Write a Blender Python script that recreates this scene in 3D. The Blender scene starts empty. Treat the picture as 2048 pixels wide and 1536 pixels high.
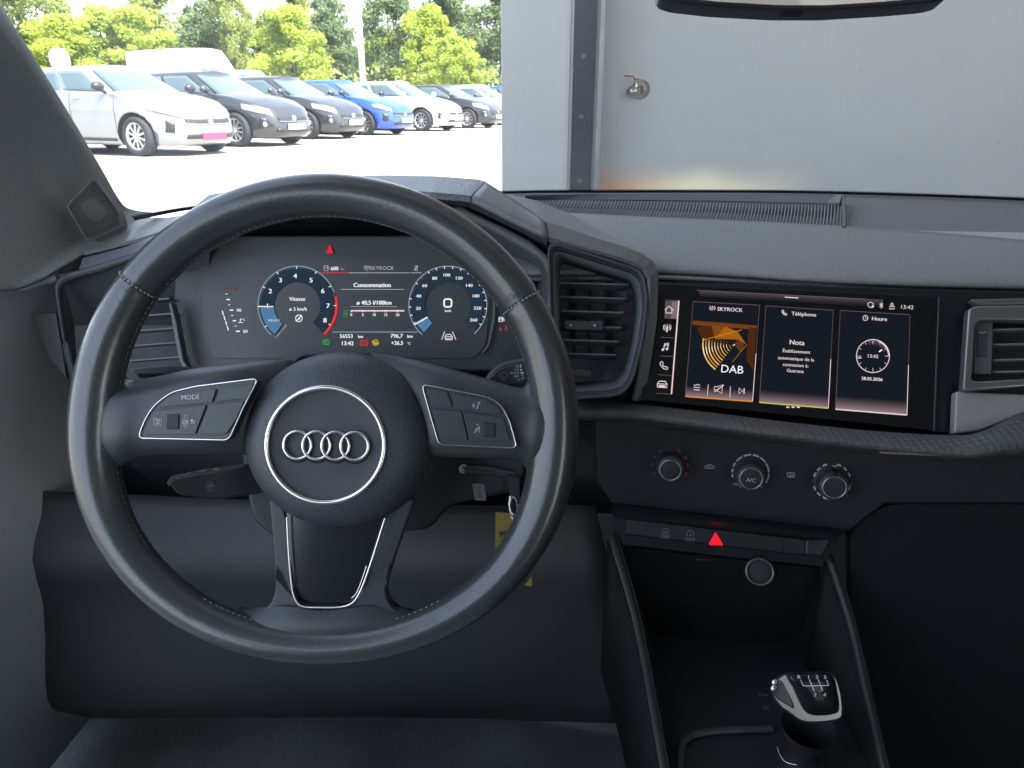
import bpy, bmesh, math, random
from math import sin, cos, pi, radians, sqrt, atan2
from mathutils import Vector, Matrix
random.seed(7)
SC = bpy.context.scene
COL = SC.collection
# ------------------------------------------------------------------ camera
F = 1490.0; PX, PY = 1024.0, 768.0; PIT = radians(20.7)
CAM = Vector((0, 0, 0.97))
cR = Vector((1, 0, 0)); cU = Vector((0, sin(PIT), cos(PIT))); cF = Vector((0, cos(PIT), -sin(PIT)))
def at(px, py, d):                      # point seen at a photo pixel, d metres along the view axis
    return CAM + d * (cF + (px - PX) / F * cR + (PY - py) / F * cU)
def atz(px, py, z):
    r = cF + (px - PX) / F * cR + (PY - py) / F * cU
    return CAM + r * ((z - CAM.z) / r.z)
cam = bpy.data.cameras.new('camera'); camo = bpy.data.objects.new('camera', cam); COL.objects.link(camo)
cam.sensor_width = 36; cam.lens = 36 * F / 2048; cam.clip_start = 0.01; cam.clip_end = 2000
camo.location = CAM; camo.rotation_euler = (radians(90) - PIT, 0, 0)
cam.dof.use_dof = True; cam.dof.focus_distance = 0.72; cam.dof.aperture_fstop = 26
SC.camera = camo
# ------------------------------------------------------------------ light
SUN_EL = radians(60); SUN_DIR = Vector((0.86, -0.5, 0)).normalized() * cos(SUN_EL) + Vector((0, 0, sin(SUN_EL)))
W = bpy.data.worlds.new('World'); SC.world = W; W.use_nodes = True
nt = W.node_tree; sky = nt.nodes.new('ShaderNodeTexSky'); sky.sky_type = 'NISHITA'; sky.sun_disc = False
sky.sun_elevation = SUN_EL; sky.sun_rotation = atan2(SUN_DIR.x, SUN_DIR.y)
sky.air_density = 1.0; sky.dust_density = 2.0
bg = nt.nodes['Background']; bg.inputs[1].default_value = 0.15
hs = nt.nodes.new('ShaderNodeHueSaturation'); hs.inputs['Saturation'].default_value = .62
nt.links.new(sky.outputs[0], hs.inputs['Color']); nt.links.new(hs.outputs[0], bg.inputs[0])
sl = bpy.data.lights.new('sun', 'SUN'); sl.energy = 4.2; sl.angle = radians(0.53); sl.color = (1, 0.95, 0.86)
so = bpy.data.objects.new('sun', sl); COL.objects.link(so); so.rotation_euler = SUN_DIR.to_track_quat('Z', 'Y').to_euler()
SC.view_settings.view_transform = 'Standard'; SC.view_settings.look = 'None'
SC.view_settings.exposure = 2.5; SC.view_settings.gamma = 1
SC.cycles.max_bounces = 10; SC.cycles.diffuse_bounces = 5; SC.cycles.glossy_bounces = 4
SC.cycles.transparent_max_bounces = 16; SC.cycles.sample_clamp_indirect = 4
SC.cycles.use_denoising = True
try: SC.cycles.denoiser = 'OPENIMAGEDENOISE'
except Exception: pass
# ------------------------------------------------------------------ materials
MATS = {}
def mat(name, col=(.5, .5, .5), rough=.5, metal=0, bump=None, coat=0, var=0, vscale=8, spec=.5, em=None, es=0, rvar=0):
    if name in MATS: return MATS[name]
    m = bpy.data.materials.new(name); m.use_nodes = True; n = m.node_tree; b = n.nodes['Principled BSDF']
    b.inputs['Base Color'].default_value = (*col, 1); b.inputs['Roughness'].default_value = rough
    b.inputs['Metallic'].default_value = metal; b.inputs['Coat Weight'].default_value = coat
    b.inputs['Coat Roughness'].default_value = .03 if metal or coat == 1 else .16
    b.inputs['Specular IOR Level'].default_value = spec
    if em: b.inputs['Emission Color'].default_value = (*em, 1); b.inputs['Emission Strength'].default_value = es
    tc = n.nodes.new('ShaderNodeTexCoord')
    if var:
        t = n.nodes.new('ShaderNodeTexNoise'); t.inputs['Scale'].default_value = vscale; t.inputs['Detail'].default_value = 6
        n.links.new(tc.outputs['Object'], t.inputs['Vector'])
        r = n.nodes.new('ShaderNodeMapRange'); r.inputs[1].default_value = .3; r.inputs[2].default_value = .7
        r.inputs[3].default_value = 1 - var; r.inputs[4].default_value = 1 + var
        n.links.new(t.outputs[0], r.inputs[0])
        mx = n.nodes.new('ShaderNodeVectorMath'); mx.operation = 'SCALE'; mx.inputs[0].default_value = col
        n.links.new(r.outputs[0], mx.inputs['Scale']); n.links.new(mx.outputs[0], b.inputs['Base Color'])
        if rvar:
            r2 = n.nodes.new('ShaderNodeMapRange'); r2.inputs[1].default_value = .3; r2.inputs[2].default_value = .7
            r2.inputs[3].default_value = rough - rvar; r2.inputs[4].default_value = rough + rvar
            n.links.new(t.outputs[0], r2.inputs[0]); n.links.new(r2.outputs[0], b.inputs['Roughness'])
    if bump:
        kind, sc, st = bump
        if kind == 'noise':
            t = n.nodes.new('ShaderNodeTexNoise'); t.inputs['Scale'].default_value = sc; t.inputs['Detail'].default_value = 3; o = t.outputs[0]
        elif kind == 'voronoi':
            t = n.nodes.new('ShaderNodeTexVoronoi'); t.inputs['Scale'].default_value = sc; o = t.outputs['Distance']
        elif kind == 'weave':
            t = n.nodes.new('ShaderNodeTexWave'); t.inputs['Scale'].default_value = sc; t.wave_type = 'BANDS'; t.bands_direction = 'DIAGONAL'; o = t.outputs[0]
        elif kind == 'check':
            t = n.nodes.new('ShaderNodeTexVoronoi'); t.distance = 'MANHATTAN'; t.inputs['Scale'].default_value = sc; t.inputs['Randomness'].default_value = 0; o = t.outputs['Distance']
        n.links.new(tc.outputs['Object'], t.inputs['Vector'])
        bp = n.nodes.new('ShaderNodeBump'); bp.inputs['Strength'].default_value = st; bp.inputs['Distance'].default_value = .3 / sc
        n.links.new(o, bp.inputs['Height']); n.links.new(bp.outputs[0], b.inputs['Normal'])
    MATS[name] = m; return m
def emat(name, col, s=1.0):
    if name in MATS: return MATS[name]
    m = bpy.data.materials.new(name); m.use_nodes = True; n = m.node_tree
    n.nodes.remove(n.nodes['Principled BSDF']); e = n.nodes.new('ShaderNodeEmission')
    e.inputs[0].default_value = (*col, 1); e.inputs[1].default_value = s * .52
    n.links.new(e.outputs[0], n.nodes['Material Output'].inputs[0]); MATS[name] = m; return m
def glassmat(name, tint=(.9, .95, .93), rough=0.0, fres=1.45, extra=0.0, dust=0.0):
    if name in MATS: return MATS[name]
    m = bpy.data.materials.new(name); m.use_nodes = True; n = m.node_tree
    n.nodes.remove(n.nodes['Principled BSDF'])
    t = n.nodes.new('ShaderNodeBsdfTransparent'); t.inputs[0].default_value = (*tint, 1)
    g = n.nodes.new('ShaderNodeBsdfGlossy'); g.inputs['Roughness'].default_value = rough
    f = n.nodes.new('ShaderNodeLayerWeight'); f.inputs[0].default_value = .5
    mx = n.nodes.new('ShaderNodeMixShader')
    pw = n.nodes.new('ShaderNodeMath'); pw.operation = 'POWER'; pw.inputs[1].default_value = 5; n.links.new(f.outputs['Facing'], pw.inputs[0])
    ad = n.nodes.new('ShaderNodeMath'); ad.operation = 'MULTIPLY_ADD'; ad.inputs[1].default_value = .9; ad.inputs[2].default_value = .045 + extra; n.links.new(pw.outputs[0], ad.inputs[0])
    n.links.new(ad.outputs[0], mx.inputs[0]); n.links.new(t.outputs[0], mx.inputs[1]); n.links.new(g.outputs[0], mx.inputs[2])
    if dust:
        d = n.nodes.new('ShaderNodeBsdfTranslucent'); d.inputs[0].default_value = (.8, .82, .84, 1)
        m3 = n.nodes.new('ShaderNodeMixShader'); m3.inputs[0].default_value = dust; tn = n.nodes.new('ShaderNodeTexNoise'); tn.inputs['Scale'].default_value = 7; tn.inputs['Detail'].default_value = 7; tm = n.nodes.new('ShaderNodeMapRange'); tm.inputs[1].default_value = .3; tm.inputs[2].default_value = .7; tm.inputs[3].default_value = dust * .75; tm.inputs[4].default_value = dust * 1.25; n.links.new(tn.outputs[0], tm.inputs[0]); n.links.new(tm.outputs[0], m3.inputs[0]); n.links.new(mx.outputs[0], m3.inputs[1]); n.links.new(d.outputs[0], m3.inputs[2]); mx = m3
    n.links.new(mx.outputs[0], n.nodes['Material Output'].inputs[0]); MATS[name] = m; return m
# interior
PLAS = mat('plastic_grained', (.050, .056, .062), .55, bump=('voronoi', 900, .35))
PAD = mat('dash_pad', (.215, .218, .218), .6, bump=('noise', 420, .35), var=.12, vscale=380)
HOODT = mat('hood_texture', (.15, .163, .178), .45, bump=('voronoi', 330, .9))
FACET = mat('facet_plastic', (.175, .178, .178), .5, bump=('noise', 420, .5), var=.12, vscale=380)
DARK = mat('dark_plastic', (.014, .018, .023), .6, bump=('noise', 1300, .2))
MID = mat('mid_plastic', (.055, .061, .068), .55, bump=('noise', 1300, .25), var=.08, vscale=6)
VEIL = mat('pillar_trim', (.25, .262, .268), .75, bump=('noise', 400, .3), var=.08, vscale=350)
LEATH = mat('leather_rim', (.040, .045, .047), .30, coat=.6, bump=('noise', 380, .30), var=.03, vscale=12)
LEATHS = mat('leather_spoke', (.036, .042, .047), .4, bump=('voronoi', 800, .2), var=.08, vscale=14)
AIRB = mat('airbag_skin', (.042, .050, .057), .48, bump=('voronoi', 640, .55), var=.08, vscale=300)
CAPM = mat('badge_base', (.040, .047, .051), .6, bump=('noise', 1500, .1))
PIANO = mat('piano_black', (.012, .014, .018), .12, coat=.6)
BTN = mat('button_plastic', (0.042, 0.05, 0.055), .42)
CHROME = mat('satin_chrome', (.72, .72, .70), .22, 1)
SILV = mat('brushed_silver', (.55, .56, .56), .32, 1)
GLOSSF = mat('gloss_grey_frame', (.20, .195, .185), .22, .6, coat=.5)
TRIM = mat('diamond_trim', (.078, .080, .082), .55, bump=('check', 170, .45))
FABR = mat('seat_fabric', (.30, .31, .305), .9, bump=('weave', 260, .4), var=.15, vscale=10)
FABD = mat('seat_side', (.06, .065, .065), .9, bump=('noise', 400, .4), var=.15, vscale=10)
CARP = mat('carpet', (.085, .092, .094), .95, bump=('noise', 300, .8), var=.45, vscale=5)
RIBS = mat('grille_rib', (.19, .196, .205), .5)
BLACK = mat('black', (.006, .007, .008), .7)
INKW = mat('print_bright', (.85, .86, .86), .5)
INK = mat('print_white', (.55, .56, .55), .6); INKD = mat('print_grey', (.22, .23, .23), .6); INKB = mat('print_dark', (.01, .01, .012), .6)
SCREENB = mat('screen_glass', (0.004, 0.005, 0.007), .18, coat=.3)
SCRCL = mat('cluster_glass', (.058, .064, .067), .45)
YEL = mat('yellow_card', (.24, .20, .04), .7)
STITCH = mat('thread', (.30, .31, .30), .7)
# emission colours for displays
EW = emat('lit_white', (.80, .80, .82), .42); EW2 = emat('lit_white_dim', (.55, .56, .58), .28); EP = emat('lit_pink', (.88, .72, .74), .32)
ER = emat('lit_red', (.80, .05, .07), .30); ERD = emat('lit_red_deep', (.9, .02, .04), .32); EG = emat('lit_green', (.06, .55, .10), .26)
EY = emat('lit_yellow', (.75, .50, .04), .30); EB = emat('lit_blue', (.13, .32, .58), .22); EN = emat('lit_navy', (.020, .036, .058), .35)
EO = emat('lit_orange', (.9, .34, .02), .28); EOD = emat('lit_brown', (.22, .06, .012), .28); EGR = emat('lit_grey', (.16, .17, .18), .26)
EHZ = emat('lit_hazard', (1.0, .012, .03), .45); EPD = emat('lit_mauve', (.20, .14, .16), .24); EPD2 = emat('lit_mauve_dim', (.075, .055, .065), .24)
EC = emat('lit_cyan', (.35, .55, .62), .26); EOM = emat('lit_amber_mid', (.45, .14, .01), .28); EYG = emat('lit_lime', (.62, .62, .05), .3)
# ------------------------------------------------------------------ object helpers
def link(o, parent=None):
    COL.objects.link(o)
    if parent: o.parent = parent
    return o
def tag(o, label=None, cat=None, group=None, kind=None):
    for k, v in (('label', label), ('category', cat), ('group', group), ('kind', kind)):
        if v: o[k] = v
    return o
def thing(name, loc, label, cat, group=None, rz=0):
    o = bpy.data.objects.new(name, None); o.empty_display_size = .05
    o.location = loc; o.rotation_euler = (0, 0, rz); link(o); tag(o, label, cat, group); o['_o'] = tuple(loc); return o
class MB:
    def __init__(s): s.v = []; s.f = []; s.m = []; s.sm = []
    def add(s, vs, fs, mi=0, smooth=True):
        o = len(s.v); s.v += [Vector(v) for v in vs]
        for f in fs: s.f.append([i + o for i in f]); s.m.append(mi); s.sm.append(smooth)
        return s
    def grid(s, g, mi=0, smooth=True, cu=False, cv=False):
        R = len(g); C = len(g[0]); fs = []
        for i in range(R if cu else R - 1):
            for j in range(C if cv else C - 1):
                a, b = (i + 1) % R, (j + 1) % C
                fs.append([i * C + j, i * C + b, a * C + b, a * C + j])
        return s.add([p for r in g for p in r], fs, mi, smooth)
    def poly(s, pts, mi=0): return s.add(pts, [list(range(len(pts)))], mi, False)
    def prism(s, pts, vec, mi=0, smooth=False):
        n = len(pts); pts = [Vector(p) for p in pts]; b = [p + vec for p in pts]
        return s.add(pts + b, [list(range(n)), list(range(2 * n - 1, n - 1, -1))] + [[i, i + n, (i + 1) % n + n, (i + 1) % n] for i in range(n)], mi, smooth)
    def tube(s, path, r, seg=10, closed=False, mi=0, flat=None, up=None):
        path = [Vector(p) for p in path]; n = len(path); g = []
        for i, p in enumerate(path):
            a = path[(i - 1) % n] if closed or i else path[0]; b = path[(i + 1) % n] if closed or i < n - 1 else path[-1]
            t = (b - a).normalized(); u = (up if up is not None else Vector((0, 0, 1)))
            if abs(t.dot(u)) > .98: u = Vector((1, 0, 0))
            sd = t.cross(u).normalized(); w = sd.cross(t).normalized()
            ri = r[min(i, len(r) - 1)] if isinstance(r, list) else r
            ra, rb = ri if isinstance(ri, (list, tuple)) else (ri, ri)
            g.append([p + sd * ra * cos(k * 2 * pi / seg) + w * rb * sin(k * 2 * pi / seg) for k in range(seg)])
        s.grid(g, mi, True, closed, True)
        if not closed:
            s.poly(g[0][::-1], mi); s.poly(g[-1], mi)
        return s
    def box(s, c, h, mi=0, R=None):
        c = Vector(c); ps = []
        for z in (-1, 1):
            for y in (-1, 1):
                for x in (-1, 1):
                    d = Vector((x * h[0], y * h[1], z * h[2])); ps.append(c + (R @ d if R else d))
        return s.add(ps, [[0, 2, 3, 1], [4, 5, 7, 6], [0, 1, 5, 4], [2, 6, 7, 3], [0, 4, 6, 2], [1, 3, 7, 5]], mi, False)
    def lathe(s, O, N, prof, seg=32, mi=0, smooth=True, U=None):     # prof: list of (radius, height along N)
        O = Vector(O); N = Vector(N).normalized(); U = (U or (Vector((1, 0, 0)) if abs(N.z) > .95 else Vector((0, 0, 1)))); U = (U - N * U.dot(N)).normalized(); V = N.cross(U)
        g = [[O + N * h + (U * cos(k * 2 * pi / seg) + V * sin(k * 2 * pi / seg)) * r for k in range(seg)] for r, h in prof]
        return s.grid(g, mi, smooth, False, True)
    def build(s, name, mats, parent=None, bevel=0, solid=0, subsurf=0, local=False, seg=2, flip=True):
        off = Vector((0, 0, 0)) if (local or parent is None) else Vector(parent.get('_o', (0, 0, 0)))
        me = bpy.data.meshes.new(name); me.from_pydata([v - off for v in s.v], [], s.f)
        for m in (mats if isinstance(mats, (list, tuple)) else [mats]): me.materials.append(m)
        me.polygons.foreach_set('material_index', s.m); me.polygons.foreach_set('use_smooth', s.sm); me.validate(); me.update()
        bm = bmesh.new(); bm.from_mesh(me); bmesh.ops.recalc_face_normals(bm, faces=bm.faces); bm.to_mesh(me); bm.free()
        o = bpy.data.objects.new(name, me); link(o, parent)
        if solid: md = o.modifiers.new('s', 'SOLIDIFY'); md.thickness = solid; md.offset = 0
        if bevel:
            md = o.modifiers.new('b', 'BEVEL'); md.width = bevel; md.segments = seg; md.limit_method = 'ANGLE'; md.angle_limit = radians(35)
            for p in me.polygons: p.use_smooth = True
            w = o.modifiers.new('w', 'WEIGHTED_NORMAL'); w.keep_sharp = False
        if subsurf: md = o.modifiers.new('u', 'SUBSURF'); md.levels = subsurf; md.render_levels = subsurf
        return o
def cr(p0, p1, p2, p3, t):
    return .5 * ((2 * p1) + (p2 - p0) * t + (2 * p0 - 5 * p1 + 4 * p2 - p3) * t * t + (3 * p1 - p0 - 3 * p2 + p3) * t ** 3)
def spl(pts, k=6, closed=False):
    pts = [Vector(p) for p in pts]; n = len(pts); out = []
    for i in range(n if closed else n - 1):
        g = (lambda j: pts[j % n]) if closed else (lambda j: pts[max(0, min(n - 1, j))])
        for q in range(k): out.append(cr(g(i - 1), g(i), g(i + 1), g(i + 2), q / k))
    if not closed: out.append(pts[-1])
    return out
def patch(rows, k=5):
    rs = [spl([at(*p) if len(p) == 3 and not isinstance(p, Vector) else p for p in r], k) for r in rows]
    cols = [spl([r[j] for r in rs], k) for j in range(len(rs[0]))]
    return [[cols[j][i] for j in range(len(cols))] for i in range(len(cols[0]))]
def flatpatch(rows):
    return [[at(*p) if not isinstance(p, Vector) else p for p in r] for r in rows]
def rnd(pts, r, n=4):                   # round the corners of a 2-D (px) polygon
    out = []; N = len(pts)
    for i in range(N):
        p = Vector(pts[i][:2]); a = Vector(pts[i - 1][:2]); b = Vector(pts[(i + 1) % N][:2])
        ra = min(r, (a - p).length * .45); rb = min(r, (b - p).length * .45)
        A = p + (a - p).normalized() * ra; B = p + (b - p).normalized() * rb
        for q in range(n + 1):
            t = q / n; out.append(((1 - t) ** 2 * A + 2 * t * (1 - t) * p + t * t * B))
    return [(v.x, v.y) for v in out]
def pp(pts, d, th, name, m, parent, bevel=.0015, r=0, seg=2):    # prism from a pixel outline, thickness along the view axis
    q = rnd(pts, r) if r else pts
    mb = MB(); mb.prism([at(p[0], p[1], p[2] if len(p) > 2 else d) for p in q], cF * th)
    return mb.build(name, m, parent, bevel=bevel, seg=seg)
_TX = {}
def text_mesh(s):
    if s in _TX: return _TX[s]
    cu = bpy.data.curves.new('t', 'FONT'); cu.body = s; cu.size = 1; cu.resolution_u = 3
    o = bpy.data.objects.new('t', cu); COL.objects.link(o); bpy.context.view_layer.update()
    me = bpy.data.meshes.new_from_object(o.evaluated_get(bpy.context.evaluated_depsgraph_get()))
    vs = [v.co.copy() for v in me.vertices]; fs = [list(p.vertices) for p in me.polygons]
    bpy.data.objects.remove(o); bpy.data.curves.remove(cu); bpy.data.meshes.remove(me)
    _TX[s] = (vs, fs); return _TX[s]
class Frame:                            # a flat sheet at O with axes U, V; pixel coordinates are dropped onto it
    def __init__(s, O, U, V): s.O = Vector(O); s.U = Vector(U).normalized(); s.V = (Vector(V) - s.U * s.U.dot(Vector(V))).normalized(); s.N = s.U.cross(s.V)
    def p(s, px, py, h=0.0):
        r = cF + (px - PX) / F * cR + (PY - py) / F * cU
        return CAM + r * ((s.O + s.N * h - CAM).dot(s.N) / r.dot(s.N))
    def sc(s, px, py): return (s.p(px, py) - CAM).dot(cF) / F
    def prism(s, pts, h, th, name, m, parent, bevel=.001, r=0):
        q = rnd(pts, r) if r else pts
        return MB().prism([s.p(a, b, h) for a, b in q], -s.N * th).build(name, m, parent, bevel=bevel)
class Art:                              # lettering and lines gathered in one mesh
    def __init__(s, fr, h=.0006): s.fr = fr; s.mb = MB(); s.mats = []; s.h = h
    def mi(s, m):
        if m not in s.mats: s.mats.append(m)
        return s.mats.index(m)
    def hh(s): s.h += .000004; return s.h
    def text(s, px, py, st, cap, m, al='c', wid=1.0, rot=0, bold=0):
        vs, fs = text_mesh(st)
        if not vs: return
        x0 = min(v.x for v in vs); x1 = max(v.x for v in vs); k = s.fr.sc(px, py) * cap / .73
        ox = {'c': (x0 + x1) / 2, 'l': x0, 'r': x1}[al]; h = s.hh(); O = s.fr.p(px, py, h); cr_, sr = cos(rot), sin(rot)
        for db in ([0] if not bold else [-bold, bold]):
            out = []
            for v in vs:
                x = (v.x - ox) * k * wid + db * s.fr.sc(px, py); y = (v.y - .365) * k
                out.append(O + s.fr.U * (x * cr_ - y * sr) + s.fr.V * (x * sr + y * cr_))
            s.mb.add(out, fs, s.mi(m), False)
    def poly(s, pts, m):
        h = s.hh(); s.mb.poly([s.fr.p(a, b, h) for a, b in pts], s.mi(m))
    def line(s, pts, w, m, closed=False):
        h = s.hh(); n = len(pts); L = []; P = [Vector(p) for p in pts]
        for i in range(n):
            a = P[(i - 1) % n] if closed or i else P[i]; b = P[(i + 1) % n] if closed or i < n - 1 else P[i]
            t = (b - a).normalized(); nn = Vector((-t.y, t.x)) * w / 2
            q0, q1 = P[i] + nn, P[i] - nn; L.append([s.fr.p(q0.x, q0.y, h), s.fr.p(q1.x, q1.y, h)])
        if closed: L.append(L[0])
        s.mb.grid(L, s.mi(m), False)
    def arc(s, cx, cy, rx, a0, a1, w, m, ry=None, n=None):
        ry = ry or rx; n = n or max(6, int(abs(a1 - a0) / 6))
        s.line([(cx + rx * cos(radians(a0 + (a1 - a0) * i / n)), cy - ry * sin(radians(a0 + (a1 - a0) * i / n))) for i in range(n + 1)], w, m)
    def disc(s, cx, cy, r, m, ry=None):
        s.poly([(cx + r * cos(k * pi / 16), cy - (ry or r) * sin(k * pi / 16)) for k in range(32)], m)
    def sector(s, cx, cy, r0, r1, a0, a1, m):
        n = max(4, int(abs(a1 - a0) / 5)); h = s.hh()
        s.mb.grid([[s.fr.p(cx + r * cos(radians(a0 + (a1 - a0) * i / n)), cy - r * sin(radians(a0 + (a1 - a0) * i / n)), h) for r in (r0, r1)] for i in range(n + 1)], s.mi(m), False)
    def build(s, name, parent): return s.mb.build(name, s.mats, parent)
#@@SETTING
# ------------------------------------------------------------------ ground and the workshop bay
def sheet(name, x0, x1, y0, y1, z, m, kind='structure', n=1):
    g = [[Vector((x0 + (x1 - x0) * i / n, y0 + (y1 - y0) * j / n, z)) for i in range(n + 1)] for j in range(n + 1)]
    o = MB().grid(g, 0, False).build(name, m); tag(o, kind=kind); return o
ASPH = mat('asphalt', (.30, .285, .26), .9, bump=('noise', 60, .5), var=.12, vscale=3)
CONC = mat('concrete', (.34, .33, .31), .8, bump=('noise', 40, .3), var=.1, vscale=2)
GZ = .14
sheet('ground', -400, 400, -200, 900, GZ, ASPH)
sheet('workshop_floor', -2.4, 7, -7, 3.3, GZ + .006, CONC)
WALLM = mat('painted_panel', (.42, .424, .42), .5, bump=('noise', 2, .06), var=.10, vscale=.7)
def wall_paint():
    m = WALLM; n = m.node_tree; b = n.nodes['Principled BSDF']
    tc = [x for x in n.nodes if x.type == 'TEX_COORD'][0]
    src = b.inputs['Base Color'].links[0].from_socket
    # warm light glow painted into the colour low on the wall, orange beside the frame
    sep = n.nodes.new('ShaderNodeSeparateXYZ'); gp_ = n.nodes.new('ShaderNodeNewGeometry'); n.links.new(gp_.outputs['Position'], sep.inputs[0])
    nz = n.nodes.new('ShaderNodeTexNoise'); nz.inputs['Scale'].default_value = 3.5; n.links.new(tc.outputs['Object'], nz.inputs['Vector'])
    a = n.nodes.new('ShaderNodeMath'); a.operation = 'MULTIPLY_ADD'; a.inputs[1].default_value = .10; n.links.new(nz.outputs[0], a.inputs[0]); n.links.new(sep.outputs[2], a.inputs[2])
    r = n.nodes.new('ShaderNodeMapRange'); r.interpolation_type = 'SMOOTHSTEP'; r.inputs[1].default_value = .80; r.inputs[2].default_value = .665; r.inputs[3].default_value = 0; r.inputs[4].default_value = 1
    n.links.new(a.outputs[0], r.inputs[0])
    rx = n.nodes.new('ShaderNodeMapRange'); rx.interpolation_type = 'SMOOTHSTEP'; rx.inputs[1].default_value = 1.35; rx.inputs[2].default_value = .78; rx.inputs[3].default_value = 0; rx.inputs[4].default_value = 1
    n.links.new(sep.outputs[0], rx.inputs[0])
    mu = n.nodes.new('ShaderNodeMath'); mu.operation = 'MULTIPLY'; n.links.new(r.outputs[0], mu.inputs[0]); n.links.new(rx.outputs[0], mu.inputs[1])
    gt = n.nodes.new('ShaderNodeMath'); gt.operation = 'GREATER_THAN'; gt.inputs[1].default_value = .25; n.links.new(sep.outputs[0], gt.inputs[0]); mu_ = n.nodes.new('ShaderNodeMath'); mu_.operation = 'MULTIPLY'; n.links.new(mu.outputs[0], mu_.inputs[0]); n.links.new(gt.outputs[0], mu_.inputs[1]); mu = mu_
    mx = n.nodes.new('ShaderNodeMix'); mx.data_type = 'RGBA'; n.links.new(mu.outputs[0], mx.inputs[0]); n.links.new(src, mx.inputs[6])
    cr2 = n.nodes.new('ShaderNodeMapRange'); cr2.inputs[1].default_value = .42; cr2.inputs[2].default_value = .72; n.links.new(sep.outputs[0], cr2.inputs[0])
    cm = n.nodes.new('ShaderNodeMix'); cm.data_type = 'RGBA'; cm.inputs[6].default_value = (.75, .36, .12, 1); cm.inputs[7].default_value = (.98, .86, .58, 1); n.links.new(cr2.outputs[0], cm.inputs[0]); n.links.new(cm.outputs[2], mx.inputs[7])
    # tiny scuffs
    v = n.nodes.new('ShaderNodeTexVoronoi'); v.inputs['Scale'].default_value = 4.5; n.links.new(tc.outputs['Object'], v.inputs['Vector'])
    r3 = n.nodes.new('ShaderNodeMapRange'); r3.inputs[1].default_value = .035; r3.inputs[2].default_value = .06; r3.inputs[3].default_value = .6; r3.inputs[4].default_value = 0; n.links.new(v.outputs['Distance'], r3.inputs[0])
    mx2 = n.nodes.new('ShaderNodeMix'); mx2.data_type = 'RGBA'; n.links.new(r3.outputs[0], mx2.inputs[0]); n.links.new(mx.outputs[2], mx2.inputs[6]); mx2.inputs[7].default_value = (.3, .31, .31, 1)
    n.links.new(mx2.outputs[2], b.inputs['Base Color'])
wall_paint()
YW = 3.2
def xw(px, y=YW): # world x of a pixel column on the wall plane near eye height
    return (px - PX) / F * y / (cos(PIT) + sin(PIT) * .36)
wl = thing('partition_wall', (0, YW, 0), 'narrow pale grey wall panel between the open yard and the dark steel channel', 'wall')
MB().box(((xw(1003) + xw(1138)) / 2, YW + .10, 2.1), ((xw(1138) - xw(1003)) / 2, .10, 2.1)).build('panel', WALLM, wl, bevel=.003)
p = at(1131, 148, 3.3); MB().lathe((p.x, YW - .001, p.z), (0, -1, 0), [(0, .004), (.006, .004), (.008, 0)], 12).build('rivet', mat('rivet', (.1, .1, .1), .5), wl)
STEEL = mat('dark_steel', (.012, .016, .018), .45, .3, bump=('noise', 80, .2), var=.2, vscale=4)
GALV = mat('galvanised', (.24, .24, .235), .45, .5, var=.15, vscale=6)
ch = thing('steel_channel', (xw(1165), YW, 0), 'dark upright steel door rail between the two pale wall panels', 'door rail')
x0, x1, x2 = xw(1138), xw(1186), xw(1196)
MB().box(((x0 + x1) / 2, YW + .05, 2.1), ((x1 - x0) / 2 - .001, .05, 2.1)).build('rail', STEEL, ch)
MB().box((x0 + .004, YW - .005, 2.1), (.004, .03, 2.1)).build('rail_edge', GALV, ch)
MB().box(((x1 + x2) / 2, YW - .05, 2.1), ((x2 - x1) / 2 - .001, .10, 2.1)).build('flange', GALV, ch, bevel=.002)
for py in (125, 230, 348):
    p = at(1163, py, 3.4); MB().box((xw(1163), YW - .004, p.z), (.008, .002, .008)).build('rail_bolt', mat('bolt', (.09, .10, .105), .5), ch, bevel=.001)
wr = thing('workshop_wall', (2.5, YW, 0), 'wide pale grey workshop wall carrying the small ball valve', 'wall')
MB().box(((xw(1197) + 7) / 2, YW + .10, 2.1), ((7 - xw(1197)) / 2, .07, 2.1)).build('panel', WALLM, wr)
# a shallow return next to the rail throws the soft shade on the wall
rf = thing('workshop_roof', (2, -2, 4.2), 'workshop roof slab above the car, out of the picture', 'roof')
MB().box((2.9, -1.9, 4.3), (4.1, 5.25, .1)).build('slab', mat('roof_deck', (.45, .45, .44), .8), rf)
sw = thing('workshop_side_wall', (7, 0, 0), 'workshop side wall to the right, out of the picture', 'wall')
MB().box((7.1, -1.9, 2.1), (.1, 5.25, 2.1)).build('panel', CONC, sw)
# ball valve
BR = mat('nickel_brass', (.50, .47, .42), .28, 1); REDH = mat('red_lever', (.42, .03, .04), .45)
vp = at(1281, 179, 1.0); r_ = vp - CAM; vp = CAM + r_ * ((YW + .03) / r_.y)
va = thing('ball_valve', vp, 'small nickel ball valve with a red lever handle on the pale wall', 'valve')
k = r_.y and (YW / r_.y / F)
MB().lathe(vp, (0, -1, 0), [(0, .006), (18 * k, .006), (19.5 * k, 0), (19.5 * k, -.004)], 28).build('flange', BR, va)
MB().lathe(vp, (-.62, -.75, -.12), [(9 * k, 0), (9 * k, .03), (11 * k, .031), (12 * k, .05), (10 * k, .065), (7.5 * k, .067), (7.5 * k, .085), (5 * k, .087), (0, .087)], 20).build('spout', BR, va)
q = vp + Vector((-.025, -.05, .02)); MB().lathe(q, (0, 0, 1), [(4.5 * k, -.012), (4.5 * k, .012), (3 * k, .014), (3 * k, .02), (0, .02)], 12).build('stem', BR, va)
MB().tube([q + Vector((.008, 0, .016)), q + Vector((-.01, 0, .018)), q + Vector((-.014, 0, .027)), q + Vector((-.05, 0, .030))], [(.006, .0034)] * 4, 8).build('lever', REDH, va)
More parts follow.
